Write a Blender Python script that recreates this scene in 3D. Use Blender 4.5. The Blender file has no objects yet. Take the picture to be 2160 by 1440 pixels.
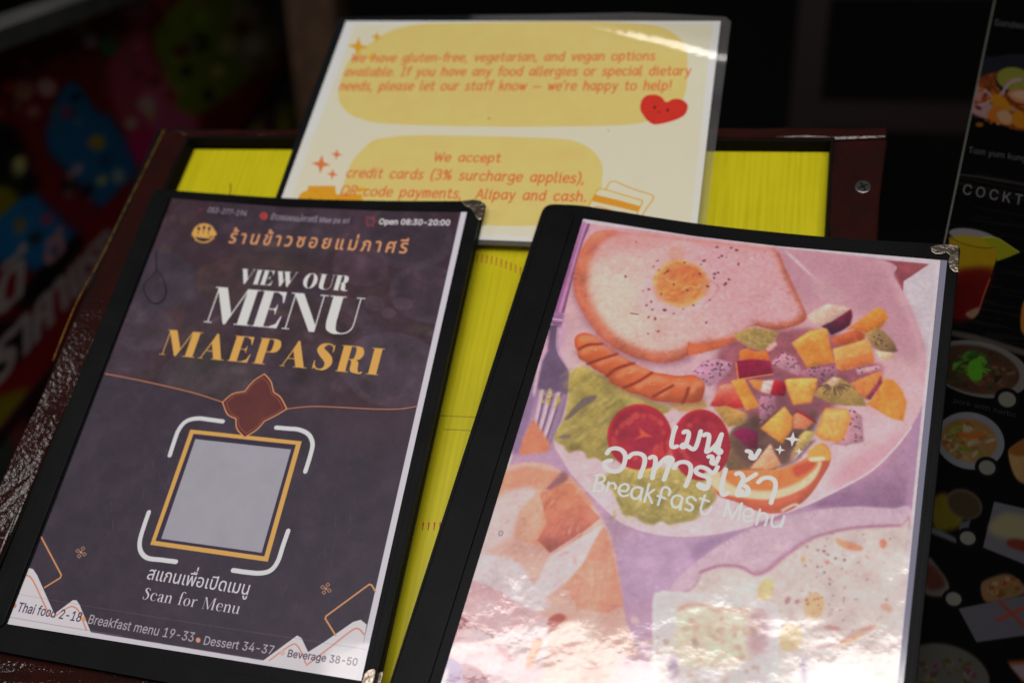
import bpy, bmesh, math, random
import numpy as np
from mathutils import Matrix, Vector

SC = bpy.context.scene
COL = SC.collection
RNG = np.random.default_rng(7)
random.seed(7)

# ------------------------------------------------------------------ camera, light, exposure
TILT = math.radians(38)                       # slope of the menu stand's top
BOARD = Matrix.Translation((0, 0, 0.90)) @ Matrix.Rotation(TILT, 4, 'X')   # stand-top frame: x right, y up the slope, z out of it
CAM_R = np.array([[0.97192161, 0.16812525, -0.16462771],
                  [0.0742292, -0.88297876, -0.46350678],
                  [-0.22328996, 0.43827208, -0.87066594]])                  # camera axes in the stand-top frame
CAM_C = np.array([386.56018716, -59.20719823, 513.95521475])               # camera place over the stand, mm
FOC = 2120.0                                                                # focal length for a sheet 2160 wide

cam_d = bpy.data.cameras.new('camera')
cam = bpy.data.objects.new('camera', cam_d)
COL.objects.link(cam)
m = Matrix.Identity(4)
for i in range(3):
    m[i][0] = CAM_R[0][i]
    m[i][1] = -CAM_R[1][i]
    m[i][2] = -CAM_R[2][i]
    m[i][3] = CAM_C[i] / 1000
cam.matrix_world = BOARD @ m
cam_d.sensor_width = 36
cam_d.lens = FOC / 2160 * 36
cam_d.clip_start = 0.02
cam_d.clip_end = 60
cam_d.dof.use_dof = True
cam_d.dof.focus_distance = 0.548
cam_d.dof.aperture_fstop = 3.7
SC.camera = cam

world = bpy.data.worlds.new('World')
SC.world = world
world.use_nodes = True
bg = world.node_tree.nodes['Background']
bg.inputs[0].default_value = (0.75, 0.85, 1.0, 1)
bg.inputs[1].default_value = 0.010

lamp_d = bpy.data.lights.new('street_opening', 'AREA')                      # the bright opening behind and above the photographer
lamp_d.shape = 'RECTANGLE'
lamp_d.size = 2.0
lamp_d.size_y = 0.44
lamp_d.energy = 10.6
lamp_d.color = (1.0, 0.968, 0.925)
lamp_d.spread = math.radians(100)
lamp = bpy.data.objects.new('street_opening', lamp_d)
COL.objects.link(lamp)
LP = Vector((0.38, -1.11, 2.62))
lamp.location = LP
lamp.rotation_euler = (Vector((0.24, 0.10, 0.98)) - LP).to_track_quat('-Z', 'Y').to_euler()

side_d = bpy.data.lights.new('street_gap', 'AREA')                           # a narrow gap of daylight at the left, seen as sparkle in the lacquer
side_d.shape = 'RECTANGLE'
side_d.size = 0.34
side_d.size_y = 0.22
side_d.energy = 3.6
side_d.color = (1.0, 0.97, 0.93)
side = bpy.data.objects.new('street_gap', side_d)
COL.objects.link(side)
SP = Vector((-1.74, -0.52, 2.60))
side.location = SP
side.rotation_euler = (Vector((-0.04, 0.05, 0.94)) - SP).to_track_quat('-Z', 'Y').to_euler()

SC.view_settings.view_transform = 'Standard'
SC.view_settings.look = 'None'
SC.view_settings.exposure = 0
SC.view_settings.gamma = 1
SC.cycles.max_bounces = 8
SC.cycles.transparent_max_bounces = 16
SC.cycles.use_denoising = True

# ------------------------------------------------------------------ where a sight line meets a plane
def sight(px, py):
    return np.array([(px - 1080) / FOC, (py - 720) / FOC, 1.0]) @ CAM_R

def at(px, py, z=0.0):
    "point on the plane z (mm) of the stand-top frame"
    d = sight(px, py)
    s = (z - CAM_C[2]) / d[2]
    return CAM_C + s * d

def hit(px, py, point, normal):
    "point in metres on any world plane"
    R3 = BOARD.to_3x3()
    d = R3 @ Vector(sight(px, py))
    o = BOARD @ Vector(CAM_C / 1000)
    s = (Vector(point) - o).dot(normal) / d.dot(normal)
    return o + s * d

def homography(src, dst):
    A = []
    for (x, y), (u, v) in zip(src, dst):
        A.append([x, y, 1, 0, 0, 0, -u * x, -u * y, -u])
        A.append([0, 0, 0, x, y, 1, -v * x, -v * y, -v])
    h = np.linalg.svd(np.array(A, float))[2][-1].reshape(3, 3)
    return h / h[2, 2]

def apply_h(h, pts):
    p = np.asarray(pts, float).reshape(-1, 2)
    q = np.c_[p, np.ones(len(p))] @ h.T
    return q[:, :2] / q[:, 2:]

# ------------------------------------------------------------------ a small print shop: paints the printed sheets
def smooth(pts, closed=True, k=6):
    p = np.asarray(pts, float)
    n = len(p)
    out = []
    rng = range(n) if closed else range(n - 1)
    for i in rng:
        if closed:
            p0, p1, p2, p3 = p[i - 1], p[i], p[(i + 1) % n], p[(i + 2) % n]
        else:
            p0, p1, p2, p3 = p[max(i - 1, 0)], p[i], p[i + 1], p[min(i + 2, n - 1)]
        for t in np.arange(k) / k:
            out.append(0.5 * ((2 * p1) + (p2 - p0) * t + (2 * p0 - 5 * p1 + 4 * p2 - p3) * t * t + (3 * p1 - p0 - 3 * p2 + p3) * t ** 3))
    if not closed:
        out.append(p[-1])
    return np.array(out)

def ccw(c):
    c = np.asarray(c, float)
    a = np.sum(c[:, 0] * np.roll(c[:, 1], -1) - np.roll(c[:, 0], -1) * c[:, 1])
    return c if a > 0 else c[::-1]

def ellipse(cx, cy, rx, ry=None, rot=0, n=40):
    ry = rx if ry is None else ry
    t = np.linspace(0, 2 * np.pi, n, endpoint=False)
    x, y = rx * np.cos(t), ry * np.sin(t)
    c, s = math.cos(rot), math.sin(rot)
    return np.c_[cx + x * c - y * s, cy + x * s + y * c]

def resize(g, H, W):
    h, w = g.shape
    y = np.linspace(0, h - 1.001, H)
    x = np.linspace(0, w - 1.001, W)
    y0 = y.astype(int); x0 = x.astype(int)
    fy = (y - y0)[:, None]; fx = (x - x0)[None]
    fy = fy * fy * (3 - 2 * fy); fx = fx * fx * (3 - 2 * fx)
    a = g[y0][:, x0]; b = g[y0][:, x0 + 1]; c = g[y0 + 1][:, x0]; d = g[y0 + 1][:, x0 + 1]
    return (a * (1 - fx) + b * fx) * (1 - fy) + (c * (1 - fx) + d * fx) * fy

def fbm(H, W, cell, octaves=4, ay=1.0):
    out = np.zeros((H, W)); amp = 1; tot = 0
    for o in range(octaves):
        c = max(cell / 2 ** o, 1.5)
        g = RNG.standard_normal((max(int(H / c / ay), 1) + 3, int(W / c) + 3))
        out += amp * resize(g, H, W); tot += amp * amp; amp *= 0.6
    return (out / math.sqrt(tot)).astype(np.float32)

def boxblur(a, r):
    r = int(max(1, round(r)))
    for ax in (0, 1):
        for _ in range(3):
            p = np.pad(a, [(r + 1, r) if i == ax else (0, 0) for i in (0, 1)], mode='edge')
            cs = np.cumsum(p, axis=ax, dtype=np.float64)
            n = a.shape[ax]
            a = (np.take(cs, range(2 * r + 1, 2 * r + 1 + n), axis=ax) - np.take(cs, range(0, n), axis=ax)) / (2 * r + 1)
    return a.astype(np.float32)

class Sheet:
    "a printed sheet: a quad laid out in sheet units, painted at so many dots"
    def __init__(self, quad, W, H, base, gain=1.17):
        self.W, self.H, self.gain = W, H, gain
        self.h = homography(quad, [(0, 0), (W, 0), (W, H), (0, H)])
        self.hi = np.linalg.inv(self.h)
        self.img = np.empty((H, W, 3), np.float32)
        self.img[:] = np.array(base, np.float32) / 255
        self.n1 = fbm(H, W, 60, 5)
        self.n2 = fbm(H, W, 9, 3)
    def m(self, pts):
        return apply_h(self.h, pts)
    def cover(self, cs, pad=0):
        S = 3
        allp = np.concatenate(cs)
        x0 = int(max(0, math.floor(allp[:, 0].min()) - pad)); x1 = int(min(self.W, math.ceil(allp[:, 0].max()) + pad + 1))
        y0 = int(max(0, math.floor(allp[:, 1].min()) - pad)); y1 = int(min(self.H, math.ceil(allp[:, 1].max()) + pad + 1))
        if x1 <= x0 or y1 <= y0:
            return None
        w, h = x1 - x0, y1 - y0
        acc = np.zeros((h * S, w + 3))
        for c in cs:
            q = np.asarray(c, float) - (x0, y0)
            for (ax, ay), (bx, by) in zip(q, np.roll(q, -1, axis=0)):
                if ay == by:
                    continue
                sg = 1.0
                if ay > by:
                    ax, ay, bx, by = bx, by, ax, ay; sg = -1.0
                r0 = max(0, math.ceil(ay * S - 0.5)); r1 = min(h * S, math.ceil(by * S - 0.5))
                if r1 <= r0:
                    continue
                rows = np.arange(r0, r1)
                x = ax + ((rows + 0.5) / S - ay) * (bx - ax) / (by - ay)
                x = np.clip(x, 0, w + 0.999)
                xi = x.astype(int); fr = x - xi
                acc[rows, xi] += sg * (1 - fr)
                acc[rows, xi + 1] += sg * fr
        a = np.clip(np.abs(np.cumsum(acc, axis=1)), 0, 1)[:, :w]
        return (y0, y1, x0, x1), a.reshape(h, S, w).mean(axis=1).astype(np.float32)
    def fill(self, cs, col, blur=0, op=1.0, grad=None, tex=0, fine=0, edge=None, emb=None):
        "cs: contours in dots"
        r = self.cover(cs, int(blur * 3 + 2))
        if r is None:
            return
        (y0, y1, x0, x1), a = r
        hard = a
        if blur:
            a = boxblur(a, blur)
        c = np.array(col, np.float32) / 255
        if grad is not None:                                   # grad = (pA, pB, colour at B) in dots
            pa, pb, cb = grad
            yy, xx = np.mgrid[y0:y1, x0:x1]
            d = np.array(pb) - np.array(pa)
            t = np.clip(((xx - pa[0]) * d[0] + (yy - pa[1]) * d[1]) / (d @ d), 0, 1)[..., None]
            c = c * (1 - t) + np.array(cb, np.float32) / 255 * t
        else:
            c = np.broadcast_to(c, a.shape + (3,)).copy()
        if emb is not None:                                    # emb = (reach, strength): light from the upper left on the photographed thing
            k = int(emb[0]); bb = np.pad(boxblur(hard, k), k, mode='edge')
            c = c * (1 + emb[1] * (bb[2 * k:, 2 * k:] - bb[:-2 * k, :-2 * k]))[..., None]
        if tex:
            c = c * (1 + 0.5 * tex * self.n1[y0:y1, x0:x1, None])
        if fine:
            c = c * (1 + fine * self.n2[y0:y1, x0:x1, None])
        if edge is not None:                                   # edge = (colour, width, strength): the fringe of the shape
            ec, ew, es = edge
            f = np.clip(2 * (1 - boxblur(hard, ew)), 0, 1)[..., None] * es
            c = c * (1 - f) + np.array(ec, np.float32) / 255 * f
        a = (a * op)[..., None]
        self.img[y0:y1, x0:x1] = self.img[y0:y1, x0:x1] * (1 - a) + c * a
    def poly(self, pts, col, sm=True, grad=None, **kw):
        p = self.m(pts)
        if sm:
            p = smooth(p)
        if grad is not None:
            grad = (self.m([grad[0]])[0], self.m([grad[1]])[0], grad[2])
        self.fill([ccw(p)], col, grad=grad, **kw)
    def oval(self, cx, cy, rx, ry, col, rot=0, **kw):
        self.poly(ellipse(cx, cy, rx, ry, rot), col, sm=False, **kw)
    def stroke_cs(self, p, w):
        "p in dots; w half width, one number or one per point"
        p = np.asarray(p, float)
        w = np.full(len(p), w, float) if np.isscalar(w) else np.asarray(w, float)
        cs = []
        for i in range(len(p) - 1):
            d = p[i + 1] - p[i]
            L = np.hypot(*d)
            if L < 1e-6:
                continue
            n = np.array([-d[1], d[0]]) / L
            cs.append(ccw([p[i] + n * w[i], p[i + 1] + n * w[i + 1], p[i + 1] - n * w[i + 1], p[i] - n * w[i]]))
        for q, r in zip(p, w):
            cs.append(ccw(ellipse(q[0], q[1], max(r, 0.2), n=10)))
        return cs
    def line(self, pts, wid, col, sm=True, closed=False, **kw):
        "wid in dots"
        p = self.m(pts)
        if sm and len(p) > 2:
            p = smooth(p, closed)
        if closed:
            p = np.r_[p, p[:1]]
        self.fill(self.stroke_cs(p, wid / 2), col, **kw)
    def dots(self, n, region, size, col, jitter=0.25, **kw):
        for _ in range(n):
            x = random.uniform(region[0], region[2]); y = random.uniform(region[1], region[3])
            s = size * random.uniform(0.6, 1.4)
            f = random.uniform(1 - jitter, 1 + jitter * .6)
            c = [min(255, max(0, v * f)) for v in col]
            self.oval(x, y, s, s * random.uniform(0.45, 1.0), c, rot=random.uniform(0, 3), **kw)
    def star(self, cx, cy, r, col, **kw):
        p = []
        for k in range(8):
            a = k * math.pi / 4 + 0.1
            q = r if k % 2 == 0 else r * 0.34
            p.append((cx + q * math.cos(a), cy + q * math.sin(a) * 0.95))
        self.poly(p, col, sm=False, **kw)
    def text(self, glyphs, s, p0, p1, top, col, up=1000.0, track=0.0, bold=0.0, upto=None, **kw):
        """glyphs: char -> (advance, contours); p0, p1: ends of the base line, top: any point at height `up`;
        upto: how many characters reach p1 (the rest run on)"""
        a, b, t = self.m([p0])[0], self.m([p1])[0], self.m([top])[0]
        d = b - a
        L = np.hypot(*d)
        ex = d / L
        ey = np.array([ex[1], -ex[0]])
        hgt = abs((t - a) @ ey)
        n = len(s) if upto is None else upto
        tot = sum(glyphs[ch][0] + (track if glyphs[ch][0] > 0 else 0) for ch in s[:n]) - track
        kx, ky = L / tot, hgt / up
        x = 0
        cs, bs = [], []
        prev = ''
        for ch in s:
            adv, conts = glyphs[ch]
            lift = 150 if (ch in '\u0e48\u0e49' and prev in '\u0e34\u0e35\u0e37') else 0
            for c in conts:
                q = np.asarray(c, float)
                pts = a + np.outer((q[:, 0] + x - (track if adv == 0 else 0)) * kx, ex) + np.outer((q[:, 1] + lift) * ky, ey)
                cs.append(pts)
                if bold:
                    bs.extend(self.stroke_cs(np.r_[pts, pts[:1]], bold))
            x += adv + (track if adv > 0 else 0)
            prev = ch
        self.fill(cs, col, **kw)
        if bs:
            self.fill(bs, col, **kw)
    def pen(self, font, s, p0, p1, top, wid, col, up=100.0, slant=0.0, gap=16, **kw):
        "single-stroke lettering"
        a, b, t = self.m([p0])[0], self.m([p1])[0], self.m([top])[0]
        d = b - a
        L = np.hypot(*d)
        ex = d / L
        ey = np.array([ex[1], -ex[0]])
        hgt = abs((t - a) @ ey)
        tot = sum(font[ch][0] + gap for ch in s) - gap
        kx, ky = L / tot, hgt / up
        x = 0
        cs = []
        for ch in s:
            adv, strokes = font[ch]
            for st in strokes:
                q = np.asarray(st, float)
                if len(q) > 3 and ch not in 'wWvA(':
                    q = smooth(q, False, 4)
                pts = a + np.outer((q[:, 0] + x + slant * q[:, 1]) * kx, ex) + np.outer(q[:, 1] * ky, ey)
                cs.extend(self.stroke_cs(pts, wid / 2))
            x += adv + gap
        self.fill(cs, col, **kw)
    def soften(self, r=1):
        for k in range(3):
            self.img[..., k] = boxblur(self.img[..., k], r)
    def image(self, name):
        im = bpy.data.images.new(name, self.W, self.H, alpha=False)
        px = np.ones((self.H, self.W, 4), np.float32)
        px[..., :3] = np.clip(self.img * self.gain, 0, 0.96)
        im.pixels.foreach_set(px[::-1].ravel())
        im.update()
        im.pack()
        return im

# ------------------------------------------------------------------ lettering: outlines of the plain sans, the Thai sans, a pen hand and a fat-face roman
import json
def _unpack(s):
    return {ch: (adv, [np.array(c, float).reshape(-1, 2) for c in cs]) for ch, (adv, cs) in json.loads(s).items()}
SANS = _unpack('{"-":[453,[[337,244,337,188,114,188,114,244]]],"0":[453,[[227,-7,130,24,69,113,48,254,69,395,130,484,227,516,323,484,384,395,405,254,384,113,323,24],[227,50,290,74,330,144,344,254,330,365,290,435,227,460,163,435,123,365,109,254,123,144,163,74]]],"1":[453,[[76,0,76,55,391,55,391,0],[276,509,276,0,212,0,212,448,209,448,86,358,86,427,198,509]]],"2":[453,[[64,0,64,47,234,229,282,282,311,327,320,371,308,419,273,449,224,460,172,447,139,413,127,362,66,362,86,442,143,496,225,516,306,497,361,445,381,372,371,318,336,259,267,180,153,60,153,57,389,57,389,0]]],"3":[453,[[218,-7,133,10,70,57,44,132,109,132,126,87,165,59,219,50,275,61,315,93,329,145,316,196,275,234,201,248,157,248,157,299,288,448,288,452,70,452,70,509,372,509,372,461,211,278,211,289,308,276,371,222,393,145,370,66,309,12]]],"4":[453,[[40,105,40,158,247,509,311,509,109,166,109,163,413,163,413,105],[282,0,282,121,282,146,282,318,343,318,343,0]]],"5":[453,[[221,-7,140,11,83,60,60,130,122,130,138,89,173,60,221,50,276,64,314,104,328,162,314,221,275,262,218,277,167,268,128,246,67,253,96,509,366,509,366,452,151,452,134,301,136,301,178,325,229,334,294,321,345,285,379,231,391,163,369,76,309,15]]],"7":[453,[[97,0,323,448,323,452,62,452,62,509,391,509,391,449,165,0]]],"8":[453,[[226,-7,136,11,74,62,52,135,65,195,101,241,153,265,153,267,93,308,70,380,90,450,146,498,226,516,306,498,361,450,382,380,359,308,300,267,300,265,351,241,387,195,401,135,378,62,317,11],[226,49,285,60,323,91,337,139,322,189,283,223,226,235,169,223,130,189,115,139,129,91,167,60],[226,290,274,300,307,330,319,376,308,420,275,449,226,460,177,449,145,420,133,376,145,330,178,300]]],"9":[453,[[226,516,310,494,368,434,389,347,373,270,315,168,200,0,130,0,301,248,307,248,287,221,257,202,218,195,137,214,83,269,64,352,85,436,143,494],[226,460,174,446,138,407,125,352,138,295,174,257,226,243,279,257,314,295,327,350,314,407,279,446]]],":":[188,[[95,-4,63,9,50,41,63,73,95,87,128,73,141,41,128,9],[95,271,63,284,50,316,63,349,95,362,128,349,141,316,128,284]]],"A":[480,[[16,0,201,509,276,509,463,0,395,0,287,302,264,372,232,478,245,478,213,371,191,302,85,0],[110,142,110,199,370,199,370,142]]],"B":[456,[[60,0,60,509,241,509,329,491,381,442,398,374,387,320,356,286,315,267,315,262,363,245,402,203,418,136,400,67,344,18,247,0],[125,57,245,57,330,80,355,137,342,184,306,218,248,231,125,231],[125,285,238,285,288,296,323,326,336,372,313,429,240,452,125,452]]],"C":[510,[[267,-7,150,25,70,115,40,254,70,393,150,484,267,516,340,504,402,471,448,418,473,348,408,348,389,395,357,428,315,449,267,456,184,432,125,364,103,254,125,145,184,76,267,53,315,60,357,81,389,114,408,160,473,160,448,91,402,38,341,5]]],"D":[502,[[219,0,96,0,96,57,215,57,318,81,379,149,399,255,379,361,320,428,221,452,93,452,93,509,225,509,353,478,433,391,462,255,433,119,351,31],[125,509,125,0,60,0,60,509]]],"I":[300,[[31,0,31,57,118,57,118,452,31,452,31,509,269,509,269,452,183,452,183,57,269,57,269,0]]],"K":[467,[[104,145,104,216,139,261,174,303,212,344,364,509,448,509,231,276,228,276],[60,0,60,509,125,509,125,334,124,225,125,193,125,0],[372,0,188,259,228,309,449,0]]],"L":[393,[[60,0,60,509,125,509,125,57,361,57,361,0]]],"M":[628,[[60,0,60,509,152,509,277,187,287,159,299,123,311,84,322,49,307,49,318,83,330,121,342,158,352,187,476,509,568,509,568,0,504,0,504,291,504,327,505,369,506,413,507,457,513,457,498,409,482,363,467,322,456,291,342,0,286,0,170,291,159,321,145,361,129,408,112,457,119,457,120,416,121,372,122,328,122,291,122,0]]],"O":[533,[[267,-7,150,25,70,115,40,254,70,393,150,484,267,516,384,484,464,393,493,254,464,115,384,25],[267,53,349,76,408,144,430,254,408,365,349,433,267,456,184,433,125,364,103,254,125,144,184,76]]],"S":[447,[[224,-9,128,9,64,60,38,137,104,137,123,88,166,59,224,49,286,60,329,92,346,139,332,179,296,205,245,222,184,239,86,289,52,372,75,448,138,498,227,516,316,498,377,449,401,378,337,378,302,437,225,459,167,448,129,418,115,376,131,334,169,308,212,293,264,279,312,264,359,238,395,198,408,139,386,64,323,11]]],"T":[449,[[32,452,32,509,417,509,417,452,257,452,257,0,193,0,193,452]]],"a":[389,[[160,-9,94,5,48,45,30,108,43,161,78,193,125,211,178,220,234,227,265,235,276,255,276,257,267,297,240,322,196,331,149,322,118,301,100,274,41,291,79,346,133,375,194,384,239,379,286,360,322,320,337,251,337,0,277,0,277,52,272,52,252,25,215,1],[170,45,228,59,263,93,276,138,276,190,259,182,231,176,200,171,175,168,134,159,103,139,92,105,102,72,130,52]]],"b":[424,[[229,-8,172,4,138,31,118,59,112,59,112,0,53,0,53,509,114,509,114,319,118,319,137,346,171,373,229,384,313,361,370,293,390,189,370,84,313,16],[220,47,279,66,316,117,328,189,316,261,280,311,220,330,161,312,125,263,113,189,125,115,162,65]]],"c":[396,[[207,-8,117,16,56,85,34,187,56,291,117,360,207,384,260,377,305,356,340,322,362,277,303,262,290,289,270,311,242,325,207,330,145,310,108,258,96,187,108,117,145,66,207,46,243,52,271,66,292,89,304,117,363,102,341,56,306,21,261,-1]]],"d":[424,[[195,-8,111,16,55,84,34,189,55,293,112,361,196,384,253,373,287,346,306,319,311,319,311,509,372,509,372,0,313,0,313,59,307,59,287,31,252,4],[205,47,263,65,299,115,312,189,300,263,263,312,205,330,145,311,108,261,96,189,109,117,145,66]]],"e":[404,[[212,-8,117,16,56,85,34,187,55,290,115,359,205,384,266,374,319,341,357,282,371,194,371,169,75,169,75,221,338,221,310,202,298,269,263,314,205,330,146,313,109,270,96,211,96,178,110,106,151,61,212,46,254,53,285,73,306,105,365,91,335,39,283,4]]],"f":[254,[[228,379,228,327,6,327,6,379],[81,0,81,432,96,486,135,519,187,530,222,527,243,521,227,468,215,472,195,474,154,460,142,419,142,0]]],"g":[425,[[207,-151,134,-140,82,-110,51,-69,101,-41,122,-66,154,-88,207,-97,282,-75,311,-6,311,68,306,68,287,41,252,16,195,5,113,27,55,90,34,191,55,293,112,361,196,384,253,373,288,346,308,319,313,319,313,379,372,379,372,-9,350,-90,291,-136],[205,59,264,75,300,121,312,193,300,264,264,312,205,330,145,312,109,262,96,193,109,123,145,76]]],"h":[410,[[114,227,114,0,53,0,53,509,114,509,114,287,102,287,152,362,227,384,295,369,341,321,357,240,357,0,296,0,296,235,273,304,210,329,161,317,126,283]]],"i":[167,[[53,0,53,379,114,379,114,0],[84,443,54,455,41,483,54,512,84,524,114,512,126,483,114,455]]],"k":[381,[[110,137,110,212,121,212,284,379,360,379,184,199,177,199],[53,0,53,509,114,509,114,0],[294,0,148,186,191,229,372,0]]],"m":[610,[[53,0,53,379,112,379,112,295,108,295,132,346,172,376,219,386,287,361,321,295,312,295,337,343,381,375,437,386,497,372,541,328,557,255,557,0,496,0,496,254,473,313,419,330,374,320,345,290,335,247,335,0,274,0,274,260,253,311,199,330,158,320,126,289,114,238,114,0]]],"n":[410,[[114,227,114,0,53,0,53,379,112,379,112,287,102,287,152,362,227,384,295,369,341,321,357,240,357,0,296,0,296,235,273,304,210,329,161,317,126,283]]],"o":[415,[[207,-8,117,16,56,85,34,187,56,291,117,360,207,384,299,360,359,291,381,187,359,85,299,16],[207,46,270,66,307,117,319,187,307,258,270,310,207,330,145,310,108,258,96,187,108,117,145,66]]],"p":[424,[[53,-143,53,379,112,379,112,319,118,319,137,346,171,373,229,384,313,361,370,293,390,189,370,84,313,16,229,-8,173,4,138,31,118,59,114,59,114,-143],[220,47,279,66,316,117,328,189,316,261,280,311,220,330,161,312,125,263,113,189,125,115,162,65]]],"r":[259,[[53,0,53,379,112,379,112,321,115,321,152,367,213,385,229,384,243,384,243,322,230,324,207,326,159,315,126,284,114,237,114,0]]],"s":[365,[[182,-8,112,3,62,38,36,94,94,107,124,60,181,45,244,62,268,103,254,136,212,155,149,170,72,208,47,274,65,332,115,370,187,384,254,372,299,339,324,290,268,277,243,316,187,333,131,317,109,277,124,243,172,223,229,209,306,171,331,107,312,47,260,6]]],"t":[227,[[204,379,204,327,6,327,6,379],[65,471,126,471,126,98,136,61,170,50,185,51,202,54,213,2,192,-3,168,-4,92,21,65,93]]],"u":[410,[[182,-5,115,11,69,59,53,139,53,379,114,379,114,144,137,75,200,50,249,62,283,97,296,153,296,379,357,379,357,0,298,0,298,92,307,92,257,17]]],"v":[389,[[163,0,17,379,84,379,165,155,187,87,206,21,184,21,203,87,224,155,305,379,371,379,226,0]]],"w":[567,[[138,0,23,379,87,379,133,214,154,137,175,41,165,41,186,135,206,214,252,379,316,379,362,214,382,136,402,41,391,41,413,135,434,214,480,379,545,379,429,0,368,0,319,172,305,225,291,280,277,338,291,338,277,280,263,225,248,172,199,0]]],"y":[389,[[47,-139,61,-86,71,-87,104,-89,130,-74,151,-36,163,-1,17,379,84,379,165,155,187,87,206,21,184,21,202,87,224,155,305,379,371,379,204,-58,177,-107,139,-136,91,-145,65,-143]]]}')
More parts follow.
